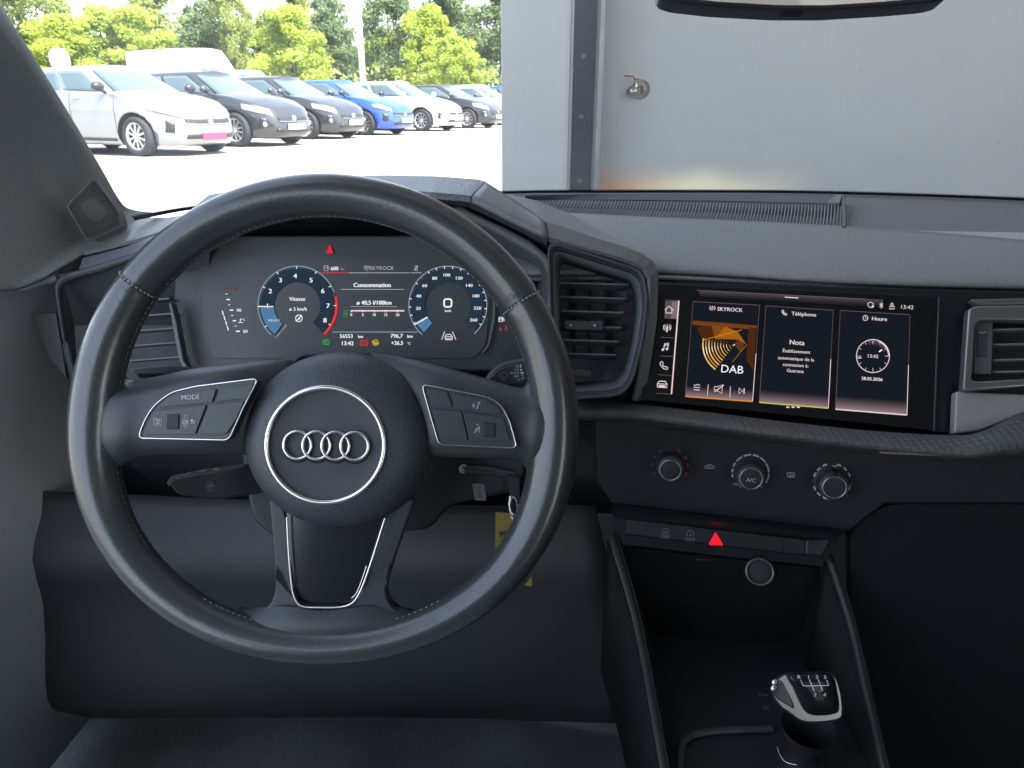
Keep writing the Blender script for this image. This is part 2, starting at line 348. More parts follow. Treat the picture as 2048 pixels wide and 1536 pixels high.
#@@CARS
# ------------------------------------------------------------------ parked cars
TYRE = mat('tyre', (.02, .02, .022), .85); ALLOY = mat('alloy', (.62, .62, .61), .35, .8); WELL = mat('wheel_well', (.008, .008, .008), .9)
CGL = mat('car_glass', (.06, .09, .10), .06, coat=.4); LAMPG = mat('lamp_glass', (.55, .57, .60), .08, .3, coat=1); GRL = mat('grille_black', (.015, .016, .018), .4)
PLT = mat('plate_white', (.75, .75, .74), .5); PLP = mat('plate_pink', (.50, .03, .085), .5); LEDW = mat('lamp_dark', (.08, .09, .10), .2, coat=1)
def wheel_mesh(R, wd=.205):
    t = MB().lathe((0, 0, 0), (0, 1, 0), [(R * .68, -wd / 2), (R * .93, -wd / 2), (R, -wd * .33), (R, wd * .33), (R * .93, wd / 2), (R * .68, wd / 2), (R * .66, wd * .3)], 36)
    r = MB().lathe((0, 0, 0), (0, 1, 0), [(R * .66, wd * .2), (R * .68, wd / 2 - .004), (R * .63, wd / 2 - .01), (R * .60, wd * .2)], 36)
    r.lathe((0, 0, 0), (0, 1, 0), [(0, wd * .42), (R * .13, wd * .42), (R * .16, wd * .3)], 16)
    for k in range(10):
        a = (k // 2) * 2 * pi / 5 + (.18 if k % 2 else -.18); b = (k // 2) * 2 * pi / 5 + (.34 if k % 2 else -.34)
        p0 = Vector((cos(a) * R * .10, 0, sin(a) * R * .10)); p1 = Vector((cos(b) * R * .63, 0, sin(b) * R * .63)); sd = Vector((-sin(a), 0, cos(a))) * R * .045
        y0, y1 = wd * .40, wd * .28; q = [p0 - sd, p0 + sd, p1 + sd * 1.1, p1 - sd * 1.1]
        r.add([v + Vector((0, y0 if i < 2 else y1 + .02, 0)) for i, v in enumerate(q)] + [v + Vector((0, .02, 0)) for v in q], [[0, 1, 2, 3], [7, 6, 5, 4], [0, 4, 5, 1], [1, 5, 6, 2], [2, 6, 7, 3], [3, 7, 4, 0]], 0, False)
    w = MB().lathe((0, 0, 0), (0, 1, 0), [(0, .01), (R * .64, .01)], 24)
    return t, r, w
def car_model(name, label, cat, group, pos, head, paint, L=4.05, Wd=1.78, H=1.44, wb=2.58, R=.315, van=False, plate=PLT, trim=GRL, badge='ring', face='oval', nose=1.0, rackless=True):
    root = thing(name, pos, label, cat, group, rz=head); root['_o'] = (0, 0, 0)
    hl, hw = L / 2, Wd / 2; belt = 1.0 if not van else 1.25; zb = .17; n = 5.0 if not van else 7
    Lv = [(0, .955, .93), (.10, .985, .975), (.30, 1.0, 1.0), (.5, 1.0, 1.0), (.68, .985, 1.0), (.82, .968, .985), (.93, .945, .955), (1, .915, .925)]
    def lerp3(t):
        for a, b in zip(Lv, Lv[1:]):
            if t <= b[0]: q = (t - a[0]) / (b[0] - a[0]); return a[1] + (b[1] - a[1]) * q, a[2] + (b[2] - a[2]) * q
        return Lv[-1][1:]
    def zs(x):
        d = hl - x
        pts = [(0, .61 * nose), (.22, .735 * nose), (.55, .845 * nose), (.95, .935), (1.3, belt - .02), (L * .6, belt + .015), (L * .88, belt + .05), (L, belt + .03)]
        for a, b in zip(pts, pts[1:]):
            if d <= b[0]: q = (d - a[0]) / (b[0] - a[0]); return a[1] + (b[1] - a[1]) * q
        return pts[-1][1]
    def B(ph, t, off=0.0):
        lf, wf = lerp3(t); c, s = cos(ph), sin(ph)
        x = hl * lf * math.copysign(abs(c) ** (2 / n), c); y = hw * wf * math.copysign(abs(s) ** (2 / n), s)
        if x > 0:  # front plan taper
            q = max(0, (x - hl * .55) / (hl * .45)); y *= 1 - .20 * q ** 2.0
        else:
            q = max(0, (-x - hl * .6) / (hl * .4)); y *= 1 - .10 * q ** 2.0
        z = zb + t * (zs(x) - zb)
        v = Vector((x, y, z))
        if off: v += Vector((c * .9 if abs(c) > .3 else 0, s, .15)).normalized() * off
        return v
    def phx(x, side, t):      # ring angle for a given x
        lf, _ = lerp3(t); c = max(-1, min(1, x / (hl * lf))); c2 = math.copysign(abs(c) ** (n / 2), c)
        return side * math.acos(c2)
    NP = 112; ring = lambda t: [B(2 * pi * (k + .5) / NP, t) for k in range(NP)]
    # resample ring evenly for better faces
    def even(t):
        r = [B(2 * pi * k / 720, t) for k in range(720)]; d = [0]
        for i in range(720): d.append(d[-1] + (r[(i + 1) % 720] - r[i]).length)
        out = []; j = 0
        for k in range(NP):
            s = d[-1] * k / NP
            while d[j + 1] < s: j += 1
            q = (s - d[j]) / max(1e-6, d[j + 1] - d[j]); out.append(r[j] * (1 - q) + r[(j + 1) % 720] * q)
        return out
    g = [even(t) for t in (0, .05, .12, .2, .3, .4, .5, .6, .68, .75, .82, .88, .93, .97, 1)]
    top = g[-1]
    for kk in (.93, .8, .6, .4, .2, .03):
        g.append([Vector((v.x * (kk * .25 + .75) * 1.0 if True else 0, v.y * kk, zs(v.x * (kk * .25 + .75)) + .075 * (1 - kk ** 2))) for v in top])
    mb = MB(); mb.grid(g, 0, True, False, True); mb.poly(g[0][::-1]); mb.poly(g[-1])
    body = mb.build('body', [paint, WELL], root, local=True)
    cut = MB()
    for sx in (hl - .82, hl - .82 - wb):
        for sy in (-1, 1):
            cut.lathe((sx, sy * hw * .62, R + .01), (0, sy, 0), [(0, 0), (R + .045, 0), (R + .045, .6), (0, .6)], 36, 0)
    co = cut.build('cut', [WELL, WELL], None, local=True)
    for p_ in co.data.polygons: p_.material_index = 1
    co.parent = None; bo = body.modifiers.new('bool', 'BOOLEAN'); bo.object = co; bo.operation = 'DIFFERENCE'; bo.solver = 'EXACT'
    co.matrix_world = Matrix.Translation(pos) @ Matrix.Rotation(head, 4, 'Z')
    bpy.context.view_layer.update()
    me = bpy.data.meshes.new_from_object(body.evaluated_get(bpy.context.evaluated_depsgraph_get()))
    body.modifiers.clear(); body.data = me; bpy.data.objects.remove(co)
    # greenhouse
    xf0, xf1 = (hl - 1.0, hl - 1.95) if not van else (hl - .75, hl - 1.75); xr0, xr1 = (-hl + .07, -hl + .42) if not van else (-hl + .03, -hl + .06)
    w0, w1 = hw * .93, hw * (.69 if not van else .86); m_ = 6
    def G(s, t, side, off=0.0):      # s 0 front .. 1 rear along the side
        a = xf0 + (xf1 - xf0) * t; b = xr0 + (xr1 - xr0) * t; w = w0 + (w1 - w0) * t; u = abs(1 - 2 * s)
        z = belt - .06 + (H - .075 - belt + .06) * t - (0.05 * max(0, s - .3) ** 1.3 * t)
        z -= .10 * max(0, .22 - s) / .22 * (1 - t)
        return Vector((a + (b - a) * s, side * (w * (1 - min(1, u) ** m_) ** (1 / m_) + off), z + off * .25))
    def Gf(y, t, off=0.0):           # windscreen; y -1..1
        a = xf0 + (xf1 - xf0) * t; w = w0 + (w1 - w0) * t; yy = y * w
        z = belt - .06 + (H - .075 - belt + .06) * t - .10 * (1 - t) * abs(y) ** 3
        half = (a - (xr0 + (xr1 - xr0) * t)) / 2
        return Vector((a - half + half * (1 - abs(y) ** m_) ** (1 / m_) + off, yy, z + off * .6))
    ss = [0, .002, .01, .03, .06, .1, .16, .24, .34, .45, .55, .66, .76, .84, .9, .94, .97, .99, .998]; gg = []
    for t in (0, .25, .5, .75, .92, 1.0):
        r = [G(s, t, 1) for s in ss] + [G(1 - s, t, -1) for s in ss]
        if t == 1.0: r = [Vector((v.x * .985, v.y * .93, v.z + .028)) for v in r]
        gg.append(r)
    for kk, dz in ((.75, .045), (.45, .06), (.05, .066)):
        gg.append([Vector((gg[5][i].x * .97 + (1 - kk) * .0, v.y * kk / .93, v.z - .028 + dz)) for i, v in enumerate(gg[5])])
    mb = MB(); mb.grid(gg, 0, True, False, True); mb.poly(gg[-1])
    mb.build('roof', paint, root, local=True)
    def surf(name, fn, U, V, m, solid=.004, par=root):
        return MB().grid([[fn(u, v) for u in U] for v in V]).build(name, m, par, solid=solid, local=True)
    lin = lambda a, b, k: [a + (b - a) * i / k for i in range(k + 1)]
    surf('windscreen', lambda u, v: Gf(u, v, .012), lin(-.86, .86, 14), lin(.06, .55 if van else .93, 8), CGL)
    for sd in (-1, 1):
        rng = ((.10, .44), (.475, .80)) if not van else ((.05, .23),)
        for k_, (s0, s1) in enumerate(rng):
            def fn(u, v, s0=s0, s1=s1, k_=k_):
                a = s0 + (.0 if k_ else -.02 + .06 * v) ; b = s1 - (.0 if not k_ else .05 * v)
                return G(a + (b - a) * u, v, sd, .010)
            surf('side_window', fn, lin(0, 1, 10), lin(.17, .90 if not van else .5, 6), CGL)
        # door seams, handle
        for xx in (hl - 1.18, hl - 2.2, hl - 3.1)[:2 if van else 3]:
            MB().tube([B(phx(xx - .0 * t, sd, t), t, .002) for t in lin(.12, .97, 10)], .004, 5).build('door_seam', GRL, root, local=True)
        MB().tube([B(phx(xx, sd, .12), .105, .006) for xx in lin(hl - 1.25, -hl + 1.25, 10)], (.02, .025), 6).build('sill_trim', trim, root, local=True)
        for xx in (hl - 2.05, hl - 2.95)[:1 if van else 2]:
            MB().tube([B(phx(xx + q, sd, .86), .86, .02) for q in (-.08, -.03, .03, .08)], .013, 6).build('door_handle', paint, root, local=True)
        # mirror
        mp = B(phx(hl - 1.35, sd, 1), 1, .0) + Vector((0, sd * .13, .09)); mm = MB()
        gr = []
        for i in range(9):
            a = pi * i / 8; gr.append([mp + Vector((cos(a) * .07 - .02, sin(a) * cos(b_) * .115, sin(a) * sin(b_) * .075)) for b_ in lin(0, 2 * pi * 11 / 12, 11)])
        mm.grid(gr, 0, True, False, True); mm.tube([mp - Vector((0, 0, .04)), mp + Vector((-.02, -sd * .13, -.09))], .025, 6)
        mm.build('wing_mirror', paint if not van else GRL, root, local=True) if face != 'diamond' else mm.build('wing_mirror', GRL, root, local=True)
        # headlight wraps the corner
        ph = lambda a: sd * radians(a)
        a0, a1 = (24, 62) if face != 'diamond' else (22, 60)
        def hl_fn(u, v): a = a0 + (a1 - a0) * u; return B(ph(a), ((.80 if face != 'diamond' else .845) - .02 * u) + ((.155 if face != 'diamond' else .105) - .02 * u) * v, .010)
        h_ = surf('headlight', hl_fn, lin(0, 1, 10), lin(0, 1, 4), LAMPG, .008)
        surf('lamp_strip', lambda u, v: B(ph(a0 + 3 + (a1 - a0 - 8) * u), .825 + .02 * v, .016), lin(0, 1, 8), [0, 1], LEDW, .002, h_)
        surf('corner_vent', lambda u, v: B(ph(38 + 10 * u - 3 * v), .36 + .30 * v, .008), lin(0, 1, 4), lin(0, 1, 4), GRL, .006)
        if badge == 'ring':
            lp = B(ph(40), .45, .03); MB().lathe(lp, (1, sd * .3, 0), [(0, .012), (.035, .01), (.045, 0)], 14).build('fog_lamp', LAMPG, root, local=True)
    # front face
    gl = {'oval': (.66, .80, 15), 'diamond': (.70, .83, 20), 'tall': (.50, .84, 18)}[face]
    surf('grille', lambda u, v: B(radians(-gl[2] + 2 * gl[2] * u) * (1 - .12 * (1 - v)), gl[0] + (gl[1] - gl[0]) * v, .010), lin(0, 1, 12), lin(0, 1, 4), GRL, .008)
    surf('lower_grille', lambda u, v: B(radians(-24 + 48 * u) * (1 - .16 * v), .22 + .17 * v, .010), lin(0, 1, 14), lin(0, 1, 3), GRL, .008)
    MB().tube([B(radians(a), gl[0], .016) for a in lin(-gl[2], gl[2], 10)], .008, 5).build('chrome_strip', SILV, root, local=True)
    bp_ = B(0, .76, .02)
    if badge == 'diamond': MB().prism([bp_ + Vector((0, y, z)) for y, z in ((0, .075), (.055, 0), (0, -.075), (-.055, 0))], Vector((.012, 0, 0))).build('emblem', SILV, root, local=True, bevel=.003)
    else: MB().lathe(bp_, (1, 0, 0), [(0, .014), (.05, .012), (.06, 0)], 18).build('emblem', SILV, root, local=True)
    pz = B(0, .47 if plate is not PLP else .30, .022)
    MB().box(pz, (.008, .26, .055)).build('number_plate', plate, root, local=True, bevel=.003)
    surf('rear_bumper_trim', lambda u, v: B(pi + radians(-40 + 80 * u), .1 + .2 * v, .008), lin(0, 1, 10), lin(0, 1, 2), GRL, .006)
    for sd in (-1, 1): surf('tail_light', lambda u, v: B(pi + sd * radians(20 + 35 * u), .78 + .12 * v, .008), lin(0, 1, 6), lin(0, 1, 3), mat('tail_red', (.4, .01, .01), .2, coat=1), .006)
    t_, r_, w_ = wheel_mesh(R)
    for sx in (hl - .82, hl - .82 - wb):
        for sy in (-1, 1):
            wh = bpy.data.objects.new('wheel', None); link(wh, root); wh.location = (sx, sy * (hw - .125), R); wh.rotation_euler = (0, 0, 0 if sy > 0 else pi); wh['_o'] = (0, 0, 0)
            t_.build('tyre', TYRE, wh, local=True); r_.build('rim', ALLOY, wh, local=True); w_.build('wheel_back', WELL, wh, local=True)
    return root
WHT = mat('paint_white', (.50, .51, .52), .3, coat=1); SLV = mat('paint_pale_silver', (.27, .28, .30), .28, .55, coat=1)
GRY = mat('paint_dark_grey', (.016, .017, .019), .3, .1, coat=1); BLU = mat('paint_blue', (.008, .055, .36), .3, .1, coat=1); BLK = mat('paint_black', (.010, .010, .012), .28, coat=1)
GRPC = 'cars parked in a row across the yard'
HD = radians(-24)
def wheelpos(px, py, L=4.05, Wd=1.78, off=.82):      # car centre from where its near front wheel meets the ground
    c = atz(px, py, GZ); h = Vector((cos(HD), sin(HD), 0)); s = Vector((-sin(HD), cos(HD), 0))
    return c - h * (L / 2 - off) + s * (Wd / 2 - .1)
car_model('hatchback', 'silver-white hatchback with a pink number plate, nearest car of the row', 'car', GRPC, wheelpos(285, 313), HD, SLV, plate=PLP, badge='diamond', face='diamond')
car_model('hatchback', 'dark grey hatchback parked directly behind the silver-white one with pink plate', 'car', GRPC, wheelpos(478, 294, 4.27, 1.80), HD, GRY, 4.27, 1.80, 1.45, 2.64, .325)
car_model('hatchback', 'dark grey hatchback parked beside the blue one', 'car', GRPC, wheelpos(617, 279, 4.27, 1.80), HD, GRY, 4.27, 1.80, 1.45, 2.64, .325)
car_model('hatchback', 'bright blue hatchback in the middle of the row', 'car', GRPC, wheelpos(731, 271), HD, BLU, badge='diamond', face='diamond', H=1.43)
car_model('hatchback', 'white hatchback between the blue car and the black car', 'car', GRPC, wheelpos(845, 263, 4.25, 1.78), HD, WHT, 4.25, 1.78, 1.47, 2.62, .325)
car_model('hatchback', 'black hatchback near the edge of the pale wall panel', 'car', GRPC, wheelpos(936, 257, 4.3, 1.79), HD, BLK, 4.3, 1.79, 1.43, 2.63, .32, face='tall')
car_model('hatchback', 'white hatchback at the far end of the row, half hidden by the wall panel', 'car', GRPC, wheelpos(1004, 251, 4.25, 1.79), HD, WHT, 4.25, 1.79, 1.48, 2.63, .32)
GRV = 'vehicles in the second row of the yard'
car_model('delivery_van', 'tall white delivery van rising behind the silver-white hatchback', 'van', GRV, Vector((-10.75, 27.4, GZ)), HD, WHT, 5.0, 2.0, 2.52, 3.1, .34, van=True)
car_model('hatchback', 'white car whose roof shows behind the windscreen pillar at far left', 'car', GRV, Vector((-11.9, 16.8, GZ)), HD + .1, WHT, 4.2, 1.79, 1.62, 2.63, .32)
car_model('hatchback', 'white car whose pale roof shows just past the nose of the van', 'car', GRV, Vector((-7.7, 23.6, GZ)), HD, WHT, 4.2, 1.79, 1.72, 2.63, .32)
for i, (x, y, pt, lb) in enumerate(((-5.2, 33, GRY, 'dark grey car glimpsed over the blue hatchback roof'), (-1.6, 36.5, WHT, 'white car glimpsed over the black hatchback roof'), (.1, 39, BLU, 'blue car glimpsed at the far right end beside the wall panel'))):
    car_model('hatchback', lb, 'car', GRV, Vector((x, y, GZ)), HD, pt, 4.2, 1.79, 1.6, 2.63, .32)
pod = at(119, 116, 16.5)
b_ = thing('white_dome', pod, 'rounded white dome showing above the car roof at far left', 'dome')  # round white object above the roof line, kind unknown
MB().lathe(pod - Vector((0, 0, .22)), (0, 0, 1), [(0, 0), (.15, .0), (.20, .08), (.205, .2), (.19, .32), (.13, .4), (0, .43)], 18).build('shell', WHT, b_)
pod2 = pod - Vector((0, 0, .22)); MB().lathe(pod2, (0, 0, -1), [(.05, 0), (.05, pod2.z)], 10).build('post', GALV, b_)
# lamp post
lp = atz(724, 250, 0); lp = Vector((-7.7, 38, 0)); tp = at(722, 100, 1); r_ = tp - CAM; lp.x = r_.x / r_.y * 38
lo = thing('lamp_post', lp, 'tall white lamp post standing in front of the trees', 'lamp post')
WM = mat('lamp_white', (.72, .72, .70), .5, .1)
MB().lathe(lp, (0, 0, 1), [(.20, 0), (.20, .05), (.15, .06), (.145, 1.2), (.125, 4), (.11, 9.0), (0, 9.0)], 16).build('post', WM, lo)
MB().box(lp + Vector((.5, 0, 9.0)), (.5, .12, .05)).build('lamp_head', WM, lo, bevel=.02)
# ------------------------------------------------------------------ trees
def leafmat(name, col, tr):
    m = mat(name, col, .8, var=.35, vscale=.9); n = m.node_tree; b = n.nodes['Principled BSDF']; out = n.nodes['Material Output']
    t = n.nodes.new('ShaderNodeBsdfTranslucent'); t.inputs[0].default_value = (*tr, 1); mx = n.nodes.new('ShaderNodeMixShader'); mx.inputs[0].default_value = .38
    n.links.new(b.outputs[0], mx.inputs[1]); n.links.new(t.outputs[0], mx.inputs[2]); n.links.new(mx.outputs[0], out.inputs[0]); return m
LM = [leafmat('leaf_mid', (.19, .23, .075), (.50, .56, .16)), leafmat('leaf_yellow', (.23, .295, .05), (.62, .72, .12)), leafmat('leaf_deep', (.12, .165, .08), (.32, .40, .16))]
BARK = mat('bark', (.10, .085, .065), .9, bump=('noise', 12, .6))
def crown_mesh(seed, h, w, base, nb, nl, ls):
    rg = random.Random(seed); mb = MB(); cl = []
    for i in range(nb):
        a = rg.uniform(0, 2 * pi); q = rg.random() ** .5; zf = rg.random(); prof = (sin(pi * min(1, zf * .85 + .12)) ** .6) * (1 - .25 * zf)
        cl.append((Vector((cos(a) * w * q * prof, sin(a) * w * q * prof, base + zf * (h - base))), rg.uniform(.35, .85) * w * .33))
    for c, r in cl:
        for j in range(nl):
            d = Vector((rg.gauss(0, 1), rg.gauss(0, 1), rg.gauss(0, .75))).normalized() * r * rg.random() ** .35
            p = c + d; s = ls * rg.uniform(.5, 1.3); u = Vector((rg.gauss(0, 1), rg.gauss(0, 1), rg.gauss(0, 1))).normalized(); v = u.orthogonal().normalized()
            v = (v + u.cross(v) * rg.uniform(-1, 1)).normalized()
            mb.add([p - u * s, p + v * s * .45, p + u * s, p - v * s * .45], [[0, 1, 2, 3]], 0, False)
    me = bpy.data.meshes.new('crown'); me.from_pydata(mb.v, [], mb.f); return me, cl
def trunk_mb(h, base, cl, rg):
    t = MB(); t.tube([Vector((0, 0, 0)), Vector((.05, .05, base * .6)), Vector((-.05, 0, base * 1.2)), Vector((0, .1, h * .8))], [.24, .19, .14, .04], 8)
    for c, r in cl[:9]:
        t.tube([Vector((0, 0, base * rg.uniform(.7, 1.1))), Vector((c.x * .5, c.y * .5, (base + c.z) / 2)), c], [.08, .05, .02], 5)
    return t
CR = {}
def tree(kind, x, y, h, w, mi, label, group, base=1.6, nm='tree'):
    if kind not in CR:
        rg = random.Random(kind); me, cl = crown_mesh(kind, 8, 2.6, 1.0, 110, 150, .125); tm = trunk_mb(8, 1.6, cl, rg)
        CR[kind] = (me, tm)
    me, tm = CR[kind]
    r = thing(nm, (x, y, GZ), label, 'tree' if nm == 'tree' else 'shrub', group, rz=random.uniform(0, 6.2)); r['_o'] = (0, 0, 0)
    r.scale = (w / 2.6, w / 2.6, h / 8)
    m2 = me if not me.materials else me.copy()
    if me.materials: m2.materials.clear()
    m2.materials.append(LM[mi]); link(bpy.data.objects.new('crown', m2), r); tm.build('trunk', BARK, r, local=True)
# (px of crown centre, py of top, distance, half width, kind, material)
TR = [(25, 10, 46, 3.0, 1, 0, 'mid-green tree at the far left edge beside the pillar'),
      (110, -8, 50, 2.7, 2, 0, 'broad tree left of the gap above the van'),
      (150, 75, 42, 2.6, 3, 1, 'low yellow-green tree behind the white dome'),
      (225, 62, 44, 2.4, 4, 1, 'low sunlit tree directly over the van rear'),
      (345, 8, 48, 2.6, 1, 0, 'tall tree rising behind the van cab'),
      (290, 62, 43, 2.4, 2, 1, 'yellowish tree over the middle of the van'),
      (430, 52, 47, 2.4, 3, 2, 'darker green tree right of the van'),
      (478, 14, 45, 1.6, 4, 0, 'slender tree over the second dark hatchback'),
      (595, 4, 50, 2.5, 1, 0, 'tall light green tree left of the lamp post'),
      (590, 62, 40, 2.2, 2, 1, 'bright yellow-green tree in front of the tall light one'),
      (670, 42, 49, 2.0, 3, 2, 'dark thin tree just left of the lamp post'),
      (785, 28, 44, 2.2, 4, 2, 'dark round tree just right of the lamp post'),
      (905, 12, 50, 2.4, 2, 2, 'deep green tree at the right of the yard'),
      (858, 62, 43, 2.2, 1, 1, 'yellow-green tree right of the dark round one'),
      (912, 105, 40, 1.8, 3, 1, 'low bright bush-like tree in front of the deep green tree'),
      (1005, 38, 48, 2.6, 4, 2, 'deep green tree cut by the wall panel edge')]
def gx(px, y): return (px - PX) / F * y / 1.07
for px, py, dist, w, kd, mi, lb in TR:
    hgt = CAM.z + ((206 - py) / F) * dist * 1.05
    tree(kd, gx(px, dist), dist, hgt, w, mi, lb, 'trees along the far edge of the yard')
for i in range(15):
    px = 10 + i * 70; dist = 52 + (i % 3); tree(1 + i % 4, gx(px, dist), dist, 4.2 + (i * 7 % 5) * .35, 3.3, (2, 0, 2, 1)[i % 4], 'dense green backing tree that fills the belt behind the front trees', 'backing trees of the belt')
UND = MB(); rg = random.Random(5)
for i in range(9000):
    x = rg.uniform(-52, 4); y = 39 + rg.uniform(0, 12); z = rg.random() ** 1.2 * 2.6; s = rg.uniform(.10, .22)
    u = Vector((rg.gauss(0, 1), rg.gauss(0, 1), rg.gauss(0, 1))).normalized(); v = u.orthogonal().normalized(); p = Vector((x, y, z))
    UND.add([p - u * s, p + v * s * .5, p + u * s, p - v * s * .5], [[0, 1, 2, 3]], 0, False)
tag(UND.build('undergrowth', LM[0]), 'ragged green undergrowth along the foot of the trees', 'undergrowth', kind='stuff')
#@@INTERIOR
yaw = radians(12.5)
UM = Vector((cos(yaw), -sin(yaw), 0))
def lean(l):  # normal leaning back by l
    N = Vector((-sin(yaw) * cos(l), -cos(yaw) * cos(l), sin(l))); return N.cross(UM)
FM = Frame(at(1590, 715, .675), UM, lean(radians(30)))
FC = Frame(at(1502, 950, .700), UM, lean(radians(9)))
FS = Frame(at(1430, 1080, .715), UM, lean(radians(24)))
FI = Frame(at(750, 610, .76), cR, cU)
FW = Frame(at(650, 857, .536), cR, cU)
# ================================================================== dashboard
db = thing('dashboard', at(1200, 900, .85), 'dark grey car dashboard with soft top, faceted hood over the dials and air vents', 'dashboard')
# back shell closing everything below the windscreen
g = flatpatch([[(-260, 560, .86), (120, 512, .86), (345, 470, .86), (700, 440, .90), (1100, 500, .86), (1310, 560, .80), (1700, 590, .76), (2100, 590, .74), (2500, 600, .72)],
               [(-260, 840, .86), (120, 800, .86), (345, 800, .88), (700, 800, .88), (1100, 800, .84), (1310, 812, .76), (1700, 860, .74), (2100, 880, .72), (2500, 880, .70)],
               [(-260, 1000, .95), (120, 990, .95), (345, 1000, .92), (700, 1010, .92), (1100, 1020, .86), (1310, 1030, .80), (1700, 1060, .78), (2100, 1060, .80), (2500, 1060, .8)]])
MB().grid(g, 0, False).build('shell', DARK, db, solid=.004)
# soft top: lip .. crest .. windscreen
zl, zc, zb_ = .815, .838, .830
rows = []
pxs = [1000, 1130, 1290, 1450, 1600, 1750, 1900, 2048, 2300]
lip = [545, 545, 541, 547, 557, 564, 569, 573, 580]
crest = [425, 428, 436, 443, 450, 459, 470, 483, 505]
rows.append([at(x, y + 14, .735 - (x - 1000) * .00004) for x, y in zip(pxs, lip)])
rows.append([atz(x, y + 4, zl - .004) for x, y in zip(pxs, lip)])
rows.append([atz(x, y - 3, zl + .003) for x, y in zip(pxs, lip)])
rows.append([atz(x, (y * .55 + c * .45), zl + .014) for x, y, c in zip(pxs, lip, crest)])
rows.append([atz(x, c, zc) for x, c in zip(pxs, crest)])
top_rows = [[p for p in r] for r in rows]
def spr(rows, k=4): 
    rs = [spl(r, k) for r in rows]; cols = [spl([r[j] for r in rs], k) for j in range(len(rs[0]))]
    return [[cols[j][i] for j in range(len(cols))] for i in range(len(cols[0]))]
MB().grid(spr(rows)).build('soft_top', PAD, db, solid=.003)
# rear shelf by the windscreen
base_y = [388, 386, 385, 385, 387, 390, 395, 402, 416]
def rowz(f, z): return [atz(x, c * (1 - f) + b * f, z) for x, c, b in zip(pxs, crest, base_y)]
MB().grid(spr([rowz(0, zc), rowz(.12, zc - .006), rowz(.55, zc - .010), rowz(.85, zc - .010), rowz(1.0, zc - .011)])).build('rear_shelf', mat('shelf', (.15, .154, .158), .65, bump=('noise', 700, .5)), db, solid=.003)
def ft(x):
    for a, b, p, q in zip(pxs, pxs[1:], range(99), range(1, 99)):
        if x <= b: t = (x - a) / (b - a); return crest[p] + (crest[q] - crest[p]) * t, base_y[p] + (base_y[q] - base_y[p]) * t
    return crest[-1], base_y[-1]
def sh(x, f, z):
    c, b = ft(x); return atz(x, c * (1 - f) + b * f, z)
# recessed speaker and defroster grille with fine ribs
ZG = zc - .002
MB().grid([[sh(x, f, ZG - .004) for x in range(1040, 1700, 30)] for f in (.06, .80)], 0, False).build('grille_tray', mat('tray', (.03, .034, .04), .7), db)
MB().grid([[sh(x, f, ZG + (.004 if i else -.004)) for x in list(range(1050, 1691, 40))] for i, f in enumerate((.68, .93))], 0, False).build('defroster_slot', mat('slot_face', (.11, .122, .14), .5), db, solid=.003)
rb = MB()
for i in range(96):
    x = 1062 + i * 6.55; bend = 20 * (1 - i / 110)
    P = [sh(x + bend * (1 - ((f - .06) / .62)) ** 1.6 * .9 * (-1) + 12, f, ZG + .0015) for f in (.05, .2, .35, .5, .64)]
    rb.tube(P, [(.0009, .0012)] * 5, 4)
rb.build('grille_ribs', RIBS, db)
MB().tube([sh(1686, .9, ZG + .004), sh(1688, .6, ZG + .004), sh(1689, .3, ZG + .004), sh(1688, .0, ZG + .003)], .0022, 6).build('grille_end_bead', mat('bead', (.07, .072, .076), .4), db)
MB().prism([sh(1652, .68, ZG + .001), sh(1678, .68, ZG + .001), sh(1684, .92, ZG + .004), sh(1674, .92, ZG + .004)], Vector((0, 0, .003))).build('slot_end', mat('slot_end', (.2, .205, .21), .5), db)
# pale sheet painting the wedge-shaped highlight on the passenger side of the pad
MB().grid([[sh(1760, .00, zc + .0008), sh(1860, .0, zc + .0008), sh(2048, -.01, zc + .0008), sh(2300, -.03, zc + .0008)], [sh(1760, .01, zc + .0008), sh(1860, .07, zc + .0012), sh(2048, .22, zc + .002), sh(2300, .36, zc + .0025)]], 0, False).build('pad_highlight', mat('wedge', (.36, .36, .355), .6), db)
# faceted hood
def facet(name, rows, m, solid=.004, smooth=False): 
    return MB().grid(flatpatch(rows), 0, smooth).build(name, m, db, solid=solid)
facet('hood_top', [[(330, 470, .80), (420, 395, .80), (600, 362, .80), (768, 356, .80), (873, 358, .80), (952, 364, .80), (970, 368, .795)],
                   [(330, 500, .70), (420, 440, .70), (600, 405, .69), (768, 385, .69), (865, 391, .68), (925, 396, .68), (941, 398, .68)]], HOODT, .006)
MB().grid([[at(970, 368, .795).lerp(at(1090, 445, .68), t).lerp(at(941, 398, .681).lerp(at(1096, 477, .668), t), u) for t in [i / 10 for i in range(11)]] for u in (0, .2, .4, .6, .8, 1)]).build('hood_side', FACET, db, solid=.005)
facet('hood_side_edge', [[(865, 392, .682), (941, 399, .682), (1000, 427, .679), (1096, 478, .669)], [(890, 402, .70), (941, 412, .695), (1000, 440, .69), (1096, 487, .675)]], mat('hood_edge', (.05, .056, .062), .6), .003)
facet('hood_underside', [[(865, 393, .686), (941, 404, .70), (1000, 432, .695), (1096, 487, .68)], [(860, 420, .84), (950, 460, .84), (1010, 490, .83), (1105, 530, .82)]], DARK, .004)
facet('wing_top', [[(1012, 390, .87), (1071.5, 403.6, .865), (1128, 425, .845), (1213, 471.6, .785), (1262, 496, .735), (1286, 508, .70)],
                   [(1014, 393.5, .80), (1091, 446, .684), (1138, 461, .679), (1185, 477, .676), (1256, 499, .672), (1284, 510, .672)]], mat('wing_top', (.19, .196, .202), .42, bump=('noise', 1400, .3)), .003)
